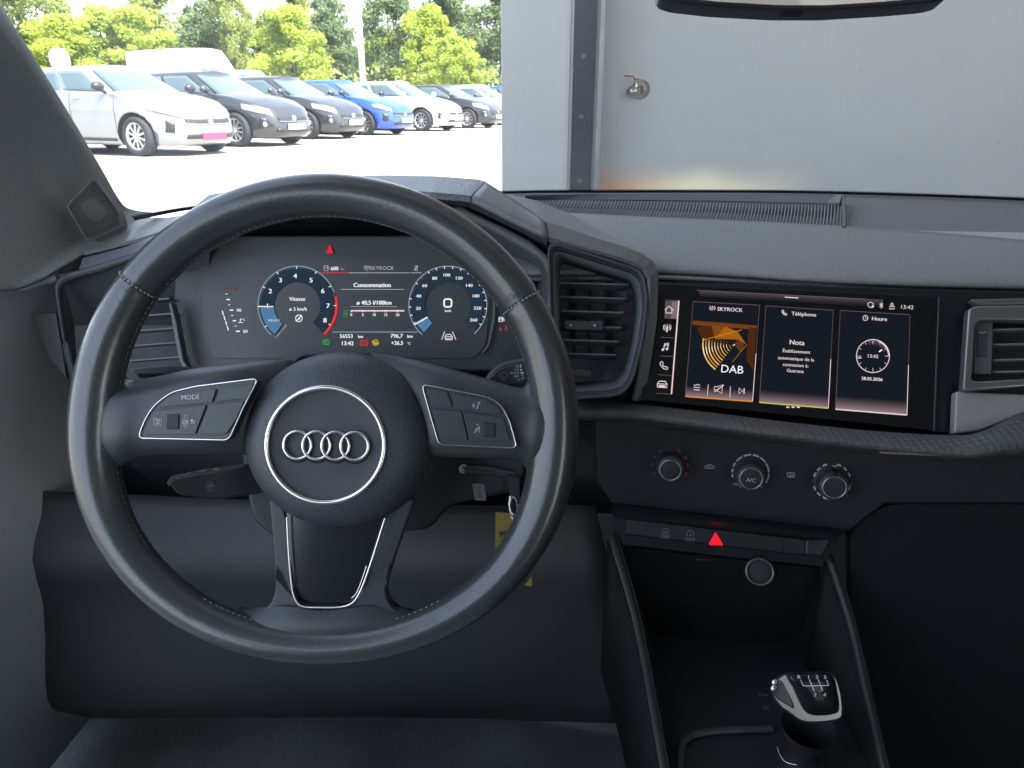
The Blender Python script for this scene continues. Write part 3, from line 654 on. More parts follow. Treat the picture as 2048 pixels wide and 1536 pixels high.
facet('wing_face', [[(1091, 446, .681), (1185, 478, .675), (1256, 500, .671), (1284, 511, .671), (1302, 522, .671), (1313, 540, .672), (1313, 580, .675), (1311, 640, .680), (1300, 720, .690), (1287, 800, .705)],
                    [(1097, 477, .669), (1170, 498, .667), (1241, 518, .665), (1270, 528, .665), (1286, 538, .666), (1297, 556, .667), (1298, 590, .670), (1293, 640, .676), (1283, 710, .686), (1266, 800, .700)]], mat('wing_face', (.15, .153, .152), .36, bump=('noise', 1300, .2)), .004)
MB().tube(spl([at(*p) for p in [(1091, 445.5, .680), (1140, 461, .677), (1185, 477, .674), (1256, 498.5, .670), (1285, 509.5, .670), (1304, 522, .670), (1314, 540, .672)]], 5), .0007, 6).build('wing_bead', mat('bead_light', (.42, .42, .41), .3, .4), db)
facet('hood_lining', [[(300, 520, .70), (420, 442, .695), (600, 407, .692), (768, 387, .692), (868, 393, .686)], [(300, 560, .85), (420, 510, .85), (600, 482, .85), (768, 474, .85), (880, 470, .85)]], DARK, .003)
MB().tube([at(1091, 446, .680), at(1096, 462, .674), at(1097, 478, .668)], .0006, 5).build('wing_joint', BLACK, db)
# right-hand air vent with recessed steps
vt = rnd([(1100, 488), (1282, 545), (1292, 600), (1280, 690), (1262, 760), (1240, 786), (1150, 792), (1110, 792)], 26, 5)
def ringstep(name, a, b, da, dbp, m, sc0, sc1):
    cx, cy = 1190, 660
    A = [at(cx + (x - cx) * sc0, cy + (y - cy) * sc0, da) for x, y in vt]; Bp = [at(cx + (x - cx) * sc1, cy + (y - cy) * sc1, dbp) for x, y in vt]
    MB().grid([A, Bp], 0, True, False, True).build(name, m, db, solid=.0015)
ringstep('vent_bezel', 0, 0, .669, .672, MID, 1.05, .99); ringstep('vent_bezel', 0, 0, .675, .680, MID, .985, .96); ringstep('vent_throat', 0, 0, .684, .712, mat('throat', (.12, .132, .142), .6), .945, .80)
pp([(1105, 520), (1290, 560), (1285, 700), (1250, 790), (1105, 790)], .732, .01, 'vent_back', mat('vent_dark', (.085, .096, .106), .7), db, 0)
vent = bpy.data.objects.new('air_vent', None); link(vent, db); vent['_o'] = db['_o']
for i, y in enumerate((566, 594, 622, 652, 680, 707)):
    w = (1114, 1258 - i * 5)
    MB().prism([at(w[0], y - 3, .706), at(w[1], y + 1, .700), at(w[1], y + 5, .700), at(w[0], y + 1, .706)], cF * .02 - cU * .003).build('slat', mat('slat', (.125, .137, .146), .5), vent, bevel=.0006)
for xx in (1150, 1180, 1215): MB().prism([at(xx, 560, .722), at(xx + 3, 560, .722), at(xx + 1, 715, .722), at(xx - 2, 715, .722)], cF * .012).build('vane', BLACK, vent)
pp([(1128, 640), (1207, 642), (1206, 661), (1130, 659)], .697, .012, 'vent_tab', BTN, vent, .001, 4)
for xx in (1142, 1190): MB().lathe(at(xx, 651, .6965), -cF, [(0, .0006), (.0012, .0005), (.0014, 0)], 10).build('tab_dot', SILV, vent)
pp([(1140, 738), (1184, 740), (1183, 754), (1141, 752)], .694, .01, 'vent_wheel', BTN, vent, .0008, 2)
# ridge between the dial housing and the vent
MB().grid(flatpatch([[(900, 400, .72), (950, 428, .715), (1010, 456, .71), (1060, 482, .70), (1096, 512, .69), (1111, 545, .69), (1109, 600, .695), (1100, 700, .70), (1090, 790, .70)],
                     [(880, 412, .735), (930, 445, .725), (990, 472, .72), (1040, 500, .71), (1080, 524, .70), (1095, 552, .70), (1094, 600, .70), (1086, 700, .705), (1076, 790, .705)],
                     [(860, 430, .80), (900, 470, .80), (960, 500, .80), (1010, 525, .80), (1050, 545, .80), (1068, 570, .80), (1066, 610, .80), (1060, 700, .80), (1056, 790, .80)]])).build('dial_surround', mat('surround', (.060, .066, .070), .42, bump=('noise', 1200, .2)), db, solid=.003)
# left-hand side of the dashboard
facet('left_top', [[(285, 437, .93), (330, 438, .93), (420, 425, .93), (600, 400, .93)], [(168, 508, .80), (250, 488, .80), (345, 459, .80), (480, 440, .80)]], mat('left_pad', (.22, .225, .235), .5, bump=('noise', 1200, .3)), .003)
facet('left_band', [[(167, 519, .79), (250, 497, .79), (335, 464, .79), (430, 440, .79)], [(160, 540, .765), (220, 527, .765), (292, 500, .765), (420, 470, .765)]], mat('left_band', (.18, .20, .24), .4, bump=('noise', 1200, .3)), .003)
facet('left_hood_face', [[(118, 552, .76), (165, 543, .762), (292, 504, .765), (420, 473, .765)], [(128, 568, .752), (165, 558, .752), (250, 532, .752), (420, 500, .752)]], MID, .004)
MB().tube(spl([at(*p) for p in [(290, 506, .750), (200, 536, .748), (146, 552, .745), (122, 566, .742), (118, 590, .742), (124, 640, .745), (134, 700, .75), (147, 752, .757), (152, 790, .76)]], 6), [(.0024, .004)] * 49, 10).build('left_vent_frame', mat('left_frame', (.065, .072, .078), .45), db)
facet('left_vent_well', [[(128, 560, .752), (300, 515, .752), (420, 500, .752)], [(150, 650, .79), (300, 650, .80), (420, 650, .80)], [(160, 800, .79), (300, 800, .80), (420, 800, .80)]], MID, .003)
lv = bpy.data.objects.new('air_vent', None); link(lv, db); lv['_o'] = db['_o']
for i, y in enumerate((598, 628, 657, 686, 715)):
    MB().prism([at(232 + i * 5, y + 5, .742), at(338 + i * 5, y - 3, .742), at(338 + i * 5, y + 1, .742), at(232 + i * 5, y + 9, .742)], cF * .02).build('slat', MATS['slat'], lv, bevel=.0006)
pp([(336, 604), (343, 606), (352, 640), (367, 720), (380, 742), (368, 742), (356, 718), (344, 650)], .738, .012, 'dial_edge', mat('edge_light', (.095, .103, .108), .4), db, .0012)
pp([(60, 627), (112, 626), (124, 700), (133, 757), (101, 720)], .775, .006, 'end_trim', mat('end_trim', (.085, .088, .085), .35), db, .001)
# ledge under the screens
def ledge():
    P = [(1150, 800, .735), (1240, 806, .715), (1290, 812, .700), (1430, 829, .668), (1600, 850, .645), (1760, 866, .630), (1905, 873, .615), (1965, 865, .608), (2048, 826, .62), (2200, 770, .64)]
    Q = [(1150, 812, .718), (1240, 817, .698), (1290, 823, .684), (1430, 842, .652), (1600, 864, .630), (1760, 882, .616), (1905, 893, .602), (1965, 888, .596), (2048, 866, .598), (2200, 836, .61)]
    R2 = [(1150, 830, .712), (1240, 832, .694), (1290, 838, .680), (1430, 856, .648), (1600, 879, .628), (1760, 898, .614), (1905, 912, .600), (1965, 910, .594), (2048, 902, .594), (2200, 896, .60)]
    S = [(1150, 838, .725), (1240, 842, .72), (1290, 850, .715), (1430, 866, .70), (1600, 890, .69), (1760, 908, .68), (1905, 924, .67), (1965, 924, .66), (2048, 918, .66), (2200, 915, .66)]
    return patch([P, Q, R2, S], 4)
MB().grid(ledge()).build('trim_ledge', TRIM, db, solid=.003)
MB().tube(spl([at(*p) for p in [(1760, 905, .610), (1830, 908, .606), (1905, 910, .598), (1965, 907, .592), (2048, 899, .592), (2200, 893, .598)]], 5), .0011, 6).build('ledge_piping', mat('piping', (.20, .16, .14), .5), db)
# passenger vent with glossy surround
def gp(pts, h, th, name, m, parent, bevel=.001, r=0): return FM.prism(pts, h, th, name, m, parent, bevel, r)
fr = [(1936, 640), (1938, 618), (1952, 611), (2300, 606), (2300, 646), (1962, 640), (1952, 650), (1945, 760), (1956, 762), (2300, 742), (2300, 756), (1960, 780), (1928, 782), (1926, 776)]
gp(fr, .018, .012, 'vent_frame', GLOSSF, db, .002)
gp([(1940, 598), (1968, 597), (2300, 590), (2300, 605), (1960, 612)], .010, .01, 'vent_frame_top', mat('ftop', (.12, .12, .118), .3, .4, coat=.5), db, .002)
gp([(1912, 782), (2300, 800), (2300, 830), (2048, 826), (1960, 862), (1908, 868)], .012, .012, 'lower_trim', mat('trim_taupe', (.27, .262, .25), .45, .2), db, .002)
gp([(1925, 778), (1985, 776), (2300, 764), (2300, 800), (2048, 794)], .004, .012, 'gap', BLACK, db, 0)
gp([(1945, 610), (2300, 605), (2300, 770), (1940, 770)], -.022, .01, 'vent_back', BLACK, db, 0)
v2 = bpy.data.objects.new('air_vent', None); link(v2, db); v2['_o'] = db['_o']
gp([(1951, 632), (1987, 631), (1983, 748), (1948, 747)], .008, .010, 'vent_slider', mat('slider', (.085, .087, .085), .45), v2, .001, 2)
gp([(1957, 662), (1974, 661), (1972, 713), (1955, 712)], .0095, .006, 'thumb_wheel', BTN, v2, .001, 2)
gp([(1957, 664), (1972, 663), (1972, 666), (1957, 667)], .0105, .002, 'wheel_mark', INKD, v2, 0)
for i, y in enumerate((657, 687, 718, 742)):
    gp([(1986, y), (2300, y - 8), (2300, y - 3), (1986, y + 4)], .004 - i * .0006, .014, 'slat', mat('slat_r', (.17, .17, .165), .4), v2, .0006)
# ================================================================== infotainment screen
sc_ = thing('infotainment_screen', FM.p(1590, 715), 'wide glossy black touch screen showing radio, telephone and clock tiles', 'screen')
FM.prism([(1270, 562), (2300, 590), (2300, 760), (1925, 800), (1912, 868), (1268, 800)], -.004, .01, 'bezel', mat('bezel_black', (0.006, 0.008, 0.012), .32, coat=.15), sc_, .001)
FM.prism([(1296, 566), (1876, 592), (1866, 862), (1283, 800)], 0, .006, 'display', SCREENB, sc_, .001, 5)
FM.prism([(1877, 594), (1879, 594), (1869, 861), (1867, 861)], .0004, .001, 'joint', mat('joint', (.07, .08, .09), .5), sc_, 0)
A = Art(FM, .0008)
def Z(x, y): return 1280 + x / 3.531, 560 + y / 3.531
def ZL(*p): return [Z(a, b) for a, b in p]
# shading bands are lit parts of the display
def band(p00, p10, p11, p01, m, k=6):     # fading band drawn as thin strips
    for i in range(k):
        a, b = i / k, (i + 1) / k
        A.poly([Z(p00[0] + (p01[0] - p00[0]) * t, p00[1] + (p01[1] - p00[1]) * t) for t in (a, b)] + [Z(p10[0] + (p11[0] - p10[0]) * t, p10[1] + (p11[1] - p10[1]) * t) for t in (b, a)], m[i])
def ramp(nm, c, k, s=.24, p=1.6): return [emat('%s_%d' % (nm, i), tuple(x * ((i + .5) / k) ** p + q for x, q in zip(c, (.012, .016, .022))), s * 1.0) for i in range(k)]
RM = ramp('tile_glow', (.42, .28, .32), 8); RMT = ramp('bar_glow', (.10, .072, .085), 6)[::-1]
A.poly(ZL((375, 150), (845, 176), (795, 858), (320, 822)), emat('tile_dark', (.012, .016, .024), .24))
A.poly(ZL((890, 182), (1365, 212), (1330, 905), (842, 864)), emat('tile_dark', (.012, .016, .024), .24))
A.poly(ZL((1415, 215), (1908, 243), (1885, 953), (1380, 912)), emat('tile_dark', (.012, .016, .024), .24))
band((327, 740), (802, 772), (795, 858), (320, 822), RM, 8); band((849, 772), (1336, 810), (1330, 905), (842, 864), RM, 8); band((1387, 812), (1889, 850), (1885, 953), (1380, 912), RM, 8)
band((420, 76), (1720, 140), (1700, 195), (420, 120), RMT, 6)
A.poly(ZL((178, 148), (272, 150), (264, 272), (172, 268)), emat('home_glow', (.14, .11, .13), .24)); A.poly(ZL((225, 150), (272, 150), (264, 272), (218, 270)), emat('home_glow2', (.28, .22, .25), .24))
A.line(ZL((275, 145), (222, 806)), 2.6, EP); A.line(ZL((178, 141), (275, 145)), 1, EPD)
for a, b in (((172, 268), (265, 274)), ((150, 404), (255, 410)), ((140, 535), (243, 541)), ((128, 668), (233, 676)), ((110, 800), (222, 806))): A.line(ZL(a, b), 1, EPD)
A.line(ZL((400, 72), (1600, 135)), 1.2, EPD); A.line(ZL((1022, 121), (1118, 127)), 1.8, EP)
for a, b, c, d in (((375, 152), (845, 178), (795, 858), (320, 822)), ((890, 182), (1365, 214), (1330, 905), (842, 864)), ((1415, 215), (1908, 245), (1885, 953), (1380, 912))):
    A.line(ZL(a, b), 1.1, EPD); 
    A.line(ZL(a, d), .8, EPD); A.line(ZL(((a[0] + d[0]) / 2, (a[1] + d[1]) / 2), d), 1.1, EPD); A.line(ZL(b, c), .8, EPD); A.line(ZL(((b[0] + c[0]) / 2, (b[1] + c[1]) / 2), c), 1.4, EP)
A.line(ZL((320, 822), (795, 858)), 2.4, EO); A.line(ZL((842, 864), (1330, 905)), 2.4, EYG); A.line(ZL((1380, 912), (1885, 953)), 2.4, EP)
for x in (1033, 1070, 1107): A.line(ZL((x, 897), (x + 22, 899)), 2.6, EP)
T = lambda x, y, s, c, m=EP, **k: A.text(*Z(x, y), s, c / 3.531, m, **k)
T(636, 207, 'SKYROCK', 28, bold=.2); T(1157, 240, 'Téléphone', 28, bold=.15); T(1692, 273, 'Heure', 29, bold=.2); T(1888, 190, '13:42', 29)
T(652, 628, 'DAB', 58, EW); T(1110, 440, 'Nota', 36, bold=.25)
for y, s_ in ((503, 'Établissement'), (555, 'automatique de la'), (600, 'connexion à:'), (641, 'Guarana')): T(1105 + (y - 503) * -.06, y, s_, 24.5, bold=.1)
T(1646, 537, '13:42', 25, bold=.15); T(1638, 698, '28.05.2026', 23, bold=.35)
def aL(pts, w=1.5, m=EP, closed=False): A.line(ZL(*pts), w, m, closed)
# menu icons: house, aerial, note, handset, car
aL([(176, 210), (204, 184), (234, 212)], 1.8); aL([(184, 208), (182, 232), (224, 234), (226, 210)], 1.8)
c = Z(192, 335); A.disc(*c, 1.8, EP); A.line([c, (c[0] - .5, c[1] + 9)], 3, EP); A.line([c, (c[0], c[1] - 7)], 1.2, EP)
for r in (4.5, 7.5):
    A.arc(*c, r, -50, 50, 1.3, EP); A.arc(*c, r, 130, 230, 1.3, EP)
aL([(168, 490), (174, 450), (202, 444), (196, 484)], 1.8); aL([(172, 462), (200, 456)], 1.8)
for q in ((161, 492), (190, 487)): A.disc(*Z(*q), 2.4, EP)
def phone(x, y, s, m=EP): aL([(x - 26 * s, y - 24 * s), (x - 28 * s, y - 8 * s), (x - 4 * s, y + 22 * s), (x + 22 * s, y + 28 * s), (x + 28 * s, y + 16 * s), (x + 12 * s, y + 6 * s), (x + 2 * s, y + 10 * s), (x - 12 * s, y - 8 * s), (x - 6 * s, y - 16 * s), (x - 16 * s, y - 30 * s)], 1.6, m, True)
phone(170, 604, 1.0); phone(1020, 231, .62)
aL([(122, 752), (124, 730), (136, 714), (180, 716), (190, 734), (190, 760), (124, 756)], 1.8, EP, True); aL([(128, 732), (188, 736)], 1.5); aL([(134, 746), (180, 750)], 3.2)
for r in (3, 5.5):
    A.arc(*Z(511, 198), r, -50, 50, 1, EP); A.arc(*Z(511, 198), r, 130, 230, 1, EP)
aL([(512, 182), (508, 216)], 1.2)
# status icons
aL([(1608, 166), (1625, 156), (1648, 165), (1646, 182), (1630, 196), (1612, 184)], 1.5, EP, True); A.disc(*Z(1644, 187), 2.3, EP)
aL([(1692, 168), (1716, 190), (1704, 200), (1704, 158), (1716, 168), (1692, 190)], 1.4)
A.arc(*Z(1780, 172), 2.4, 0, 360, 1.3, EP); aL([(1764, 186), (1798, 188), (1796, 205), (1762, 203)], 1.4, EP, True)
A.arc(*Z(1592, 268), 5, 0, 360, 1.3, EP); aL([(1592, 256), (1592, 269), (1600, 270)], 1.2)
# clock dial
cx, cy = Z(1645, 537)
for k in range(14): A.sector(cx, cy, 20 + k * .9, 21 + k * .9, 20, 110, RM[min(7, k // 3)])
A.arc(cx, cy, 33, 0, 360, 1.6, EP, n=48); A.arc(cx, cy, 32, 0, 70, 3, EP)
for k in range(12):
    a = radians(k * 30); l = 7 if k % 3 == 0 else 4; A.line([(cx + 31 * cos(a), cy - 31 * sin(a)), (cx + (31 - l) * cos(a), cy - (31 - l) * sin(a))], 1, EP)
a = radians(-172); A.line([(cx + 31 * cos(a), cy - 31 * sin(a)), (cx + 23 * cos(a), cy - 23 * sin(a))], 2, EP); a = radians(35); A.line([(cx + 22 * cos(a), cy - 22 * sin(a)), (cx + 15 * cos(a), cy - 15 * sin(a))], 2.6, EW)
# cover art: amber fan of arcs
A.poly(ZL((372, 286), (826, 322), (822, 350), (370, 316)), EOD); A.poly(ZL((770, 330), (822, 340), (800, 640), (750, 560)), emat('lit_brown2', (.10, .03, .008), .24))
A.poly(ZL((505, 322), (600, 326), (690, 390), (530, 420)), emat('lit_rust', (.30, .085, .012), .26)); A.poly(ZL((600, 326), (690, 365), (752, 456), (690, 420), (530, 415)), EOM)
A.poly(ZL((400, 330), (505, 322), (525, 395), (440, 425)), emat('lit_brown2', (.10, .03, .008), .24)); A.line(ZL((440, 425), (720, 352)), 1.2, EO)
fx, fy = Z(665, 458)
for i in range(11):
    r = 3.5 + i * 5.9; w = .7 + i * .17; A.arc(fx, fy, r, 176 - i * .8, 236 - i * .3, w, EO if i % 2 else emat('lit_gold', (1, .62, .18), .34), ry=r * .98, n=14)
    if i > 1: A.arc(fx, fy, r, 184, 194 + i * .6, w * .8, emat('lit_goldw', (1, .85, .6), .34), n=4); A.arc(fx, fy, r, 150 + i * 2, 176, w * .5, EOM, n=6)
for i in range(5): A.arc(fx, fy, 3 + i * 3.6, -50, 60, 1.0, EOM, n=8)
A.disc(fx, fy, 1.6, emat('lit_gold', (1, .62, .18), .34)); A.line(ZL((752, 458), (650, 582)), 1.3, EOM); A.line(ZL((690, 390), (752, 458)), 1.0, EOM)
# transport icons
for i, y in enumerate((757, 774)): aL([(379, y), (422, y + 4)], 1.5)
aL([(379, 742), (396, 743), (410, 736), (424, 747)], 1.4)
aL([(482, 738), (476, 815)], 1.2); aL([(639, 752), (634, 830)], 1.2)
aL([(526, 752), (544, 754), (582, 740), (578, 802), (540, 778), (524, 776)], 1.5, EP, True); aL([(526, 790), (592, 742)], 1.8)
aL([(700, 762), (726, 784), (698, 802)], 1.6, EP, True); aL([(736, 764), (734, 804)], 2)
A.build('display_graphics', sc_)
# ================================================================== instrument cluster
cl = thing('instrument_cluster', FI.p(750, 610), 'digital dial cluster seen through the steering wheel with rev counter and speedometer', 'instrument cluster')
FI.prism([(352, 470), (1040, 470), (1075, 530), (1068, 640), (1045, 742), (400, 742), (372, 720), (345, 610)], -.002, .012, 'housing', mat('cluster_body', (.058, .064, .067), .5), cl, .003, 18)
FI.prism([(400, 512), (985, 512), (972, 690), (950, 716), (430, 716), (408, 690)], 0, .0035, 'display', SCRCL, cl, 0, 14)
MB().tube([FI.p(x, y, .002) for x, y in ((992, 560), (988, 640), (978, 690), (966, 706))], (.0018), 6).build('display_edge', MATS['edge_light'], cl)
A = Art(FI, .0008)
def Z(x, y): return 400 + x / 3.2, 440 + y / 3.2
def ZL(*p): return [Z(a, b) for a, b in p]
def T(x, y, s, c, m=EW, **k): A.text(*Z(x, y), s, c / 3.2, m, **k)
def aL(pts, w=1.5, m=EW, closed=False): A.line(ZL(*pts), w, m, closed)
# rev counter
cx, cy = Z(622, 546)
A.sector(cx, cy, 46, 74, -47, 233, EN); A.sector(cx, cy, 47, 73, 182, 232, EB)
A.arc(cx, cy, 78.5, 20, 229, 1.5, EC, n=60)
A.sector(cx, cy, 76, 81.5, -47, 13, ER)
for k in range(0, 9):
    a = radians(182 - (k - 1) * 30.4) if k else radians(214); A.line([(cx + 78 * cos(a), cy - 78 * sin(a)), (cx + 73 * cos(a), cy - 73 * sin(a))], 1.5, EW)
for x, y, s_ in ((432, 549, '1'), (450, 454, '2'), (515, 384, '3'), (609, 357, '4'), (711, 384, '5'), (786, 453, '6'), (820, 548, '7'), (800, 641, '8')): T(x, y, s_, 30, EW, wid=1.15, bold=.35)
aL([(370, 553), (470, 554)], 2.0); T(476, 642, 'READY', 15, EP, wid=1.2); T(519, 711, '1/min x 1000', 15, EW2, rot=radians(50))
T(622, 504, 'Vitesse', 26, bold=.2); aL([(500, 536), (748, 536)], .9, EGR); T(628, 569, 'ø 3 km/h', 23, bold=.15)
A.arc(*Z(633, 629), 6.6, 0, 360, 1.5, EW); T(633, 630, 'A', 18, EW, bold=.15); aL([(614, 648), (652, 610)], 1.8)
# centre
T(862, 309, '600', 24, EW, bold=.2); T(912, 313, 'km', 15, EW2); aL([(794, 292), (817, 292), (817, 325), (794, 325)], 1.4, EW2, True); aL([(797, 305), (815, 305)], 1.2, EW2); aL([(819, 298), (826, 302), (826, 320), (820, 318)], 1.2, EW2)
aL([(775, 338), (945, 338)], 1.7, ER); aL([(950, 338), (1345, 338)], 1.2, EW2); aL([(1352, 338), (1418, 338)], 1.2, EW2)
T(1165, 307, 'SKYROCK', 25, EW2); aL([(1068, 290), (1068, 326)], 1.3, EW2)
for r in (3, 5.2): A.arc(*Z(1068, 304), r, -50, 50, .9, EW2); A.arc(*Z(1068, 304), r, 130, 230, .9, EW2)
aL([(1376, 292), (1392, 292), (1392, 324), (1376, 324)], 1.0, EW2, True); aL([(1370, 322), (1396, 294)], 1.3, EW2); aL([(1384, 292), (1384, 324)], 1.0, EW2)
T(1102, 415, 'Consommation', 28, bold=.35); aL([(902, 444), (1306, 444)], 1.1, EW2); T(1114, 528, 'ø 40,5 l/100km', 27, bold=.35); aL([(965, 555), (1264, 555)], .9, EW2)
aL([(918, 581), (966, 581)], 2.6, EGR)
for i in range(23): aL([(968 + i * 14.8, 581), (968 + i * 14.8 + 13.6, 581)], 3.0, EP)
for x, s_ in ((968, '0'), (1042, '5'), (1116, '10'), (1190, '15'), (1264, '20')): T(x, 606, s_, 18, EW, bold=.15); aL([(x, 576), (x, 592)], 1, EW)
aL([(919, 600), (946, 600), (943, 615), (921, 615)], 1.4, EG, True); aL([(924, 596), (930, 596)], 1.5, EG); aL([(936, 596), (942, 596)], 1.5, EG)
aL([(846, 717), (1394, 717)], 1.4, EC)
T(936, 742, '56553', 25, bold=.2); T(1028, 745, 'km', 20, bold=.2); T(1259, 741, '796,7', 26, bold=.2); T(1344, 743, 'km', 21, bold=.2); T(946, 788, '13:42', 27, bold=.2); T(1262, 786, '+26,5', 25, bold=.2); T(1337, 789, '°C', 16, EW)
c = Z(812, 782); A.arc(c[0], c[1], 5.2, -90, 90, 1.8, EG); A.line([(c[0], c[1] - 5.4), (c[0], c[1] + 5.4)], 1.8, EG)
for i in range(4): A.line([(c[0] - 8.5, c[1] - 4 + i * 3), (c[0] - 2.2, c[1] - 5 + i * 3)], 1.5, EG)
c = Z(1050, 787); A.arc(*c, 5.0, 0, 360, 1.4, ER); A.text(*c, 'P', 5.6, ER, bold=.15); A.arc(*c, 7.8, 125, 235, 1.5, ER); A.arc(*c, 7.8, -55, 55, 1.5, ER)
c = Z(1124, 785); A.arc(*c, 5.4, 0, 360, 1.7, EY); A.line([(c[0] - 7, c[1] - 3), (c[0] + 6, c[1] + 3)], 2.2, EY); A.line([(c[0] - 5, c[1] + 3), (c[0] + 5, c[1] + 1)], 1.6, EY); A.disc(c[0], c[1], 2, EY)
# speedometer
cx, cy = Z(1586, 545)
A.sector(cx, cy, 46, 73, -42, 208, EN); A.sector(cx, cy, 47, 72, 208, 229, EB)
A.arc(cx, cy, 78, -47, 229, 1.5, EC, n=72)
for k in range(20):
    a = radians(208 - k * 12.55); rd = k in (4, 6, 13); A.line([(cx + 78 * cos(a), cy - 78 * sin(a)), (cx + 73.5 * cos(a), cy - 73.5 * sin(a))], 1.6, ER if rd else EW)
for x, y, s_ in ((1422, 642, '0'), (1397, 565, '20'), (1399, 486, '40'), (1438, 419, '60'), (1502, 372, '80'), (1580, 351, '100'), (1659, 371, '120'), (1724, 418, '140'), (1767, 485, '180'), (1776, 563, '220'), (1751, 639, '260')): T(x, y, s_, 20, EW if s_ != '0' else EW2, wid=1.2, bold=.15)
aL([(1372, 670), (1456, 622)], 2.2); T(1586, 530, '0', 0.01, EW)
A.line(rnd([Z(1562, 506), Z(1610, 506), Z(1610, 556), Z(1562, 556)], 5, 4), 3.0, EW, True); T(1587, 581, 'km/h', 15, EW, bold=.15)
aL([(1566, 714), (1546, 766)], 1.6, EP); aL([(1616, 714), (1638, 766)], 1.6, EP); aL([(1568, 756), (1570, 742), (1580, 732), (1604, 732), (1612, 742), (1616, 756), (1614, 766), (1572, 766)], 1.7, EP, True); aL([(1570, 746), (1614, 746)], 1.3, EP); aL([(1572, 758), (1612, 758)], 1.4, EP)
# temperature and fuel scales, seat-belt lamp
T(214, 440, '130', 22, emat('lit_red_dim', (.42, .05, .06), .26), wid=1.2); T(249, 577, '90', 20, EW, wid=1.15, bold=.15); T(290, 712, '50', 20, EW, wid=1.15, bold=.15); aL([(154, 439), (178, 439)], 1.6, MATS['lit_red_dim'])
for x, y, l, w in ((163, 474, 14, 1.2), (170, 509, 22, 2.2), (180, 543, 14, 1.2), (190, 577, 24, 2.2), (200, 611, 14, 1.2), (209, 645, 22, 2.2), (221, 679, 14, 1.2), (230, 712, 26, 2.4)): aL([(x, y), (x + l, y)], w)
for i in range(4): aL([(142 + i * 10.8, 580 + i * 33), (150 + i * 10.8, 608 + i * 33)], 1.9)
aL([(258, 632), (258, 650)], 1.6); aL([(244, 656), (276, 656)], 1.2); aL([(258, 636), (268, 636)], 1.1); T(278, 638, '°C', 14, EW)
aL([(1914, 622), (1934, 622), (1934, 650), (1914, 650)], 1.6, EW, True); aL([(1916, 634), (1932, 634)], 1.2); aL([(1936, 626), (1944, 632), (1946, 648)], 1.4, EW)
T(1926, 700, 'R', 20, ER, wid=1.2); aL([(1960, 674), (1956, 702), (1972, 702)], 1.3, ER)
c = Z(830, 190); A.disc(c[0], c[1] - 6.5, 2.2, ERD); A.poly([(c[0] - 3.5, c[1] - 4), (c[0] + 3.5, c[1] - 4), (c[0] + 4, c[1] + 4), (c[0] - 4, c[1] + 4)], ERD); A.poly([(c[0] - 5, c[1] + 2), (c[0] + 5.5, c[1] + 2), (c[0] + 6.5, c[1] + 6), (c[0] - 6.5, c[1] + 6)], ERD); A.disc(c[0] - 3, c[1] + 6.5, 1.6, ERD); A.disc(c[0] + 3, c[1] + 6.5, 1.6, ERD)
A.build('display_graphics', cl)
# ================================================================== steering wheel
sw = thing('steering_wheel', FW.p(650, 857), 'black leather steering wheel with four interlocked chrome rings on its round hub', 'steering wheel')
D0 = .536
def wr_(th):                      # outer radius in px, half thickness, half depth
    s = sin(th); k = max(0, -s); side = max(0, 1 - abs((abs(math.remainder(th + .10, pi))) / .55)) ; 
    return 509 - 40 * k ** 3, 43 - 7 * k ** 2 + 6 * side, .0150
SEAMS = [radians(a) for a in (142.5, 32.8, 236.5, 302)]
g = []; NS = 220
for i in range(NS):
    th = 2 * pi * i / NS; R_, a, b = wr_(th)
    dn = min(abs(math.remainder(th - s, 2 * pi)) for s in SEAMS); pinch = 1 - .05 * math.exp(-(dn / .012) ** 2)
    row = []
    for k in range(26):
        q = 2 * pi * k / 26; rr = R_ - a + a * pinch * cos(q); h = b * pinch * sin(q) * (1 + .12 * cos(q))
        row.append(at(649 + rr * cos(th), 857 - rr * sin(th), D0) - cF * h)
    g.append(row)
RIM = MB(); RIM.grid(g, 0, True, True, True)
def rimpt(th, q, lift=.0004):
    R_, a, b = wr_(th); rr = R_ - a + (a + lift * 2780) * cos(q); h = (b + lift) * sin(q) * (1 + .12 * cos(q)); return at(649 + rr * cos(th), 857 - rr * sin(th), D0) - cF * h
for s in SEAMS:
    MB().tube([rimpt(s, q * pi / 12, -.0008) for q in range(24)], .0005, 6, closed=True).build('seam', BLACK, sw)
st = RIM
for s in SEAMS[:2]:
    for k in range(13):
        q = .25 + k * .2; st.tube([rimpt(s - .006, q), rimpt(s - .0065, q + .10)], .0006, 5, mi=1); 
for k in range(150):
    th = radians(-35) + k * radians(250) / 150
    st.tube([rimpt(th, pi * .93, .0002), rimpt(th + .012, pi * .93, .0001)], .00016, 4, mi=1)
for k in range(40):
    th = radians(-125) + k * radians(70) / 40
    st.tube([rimpt(th, pi * .9, .0002), rimpt(th + .012, pi * .9, .0002)], .0003, 4, mi=1)
RIM.build('rim', [LEATH, STITCH], sw)
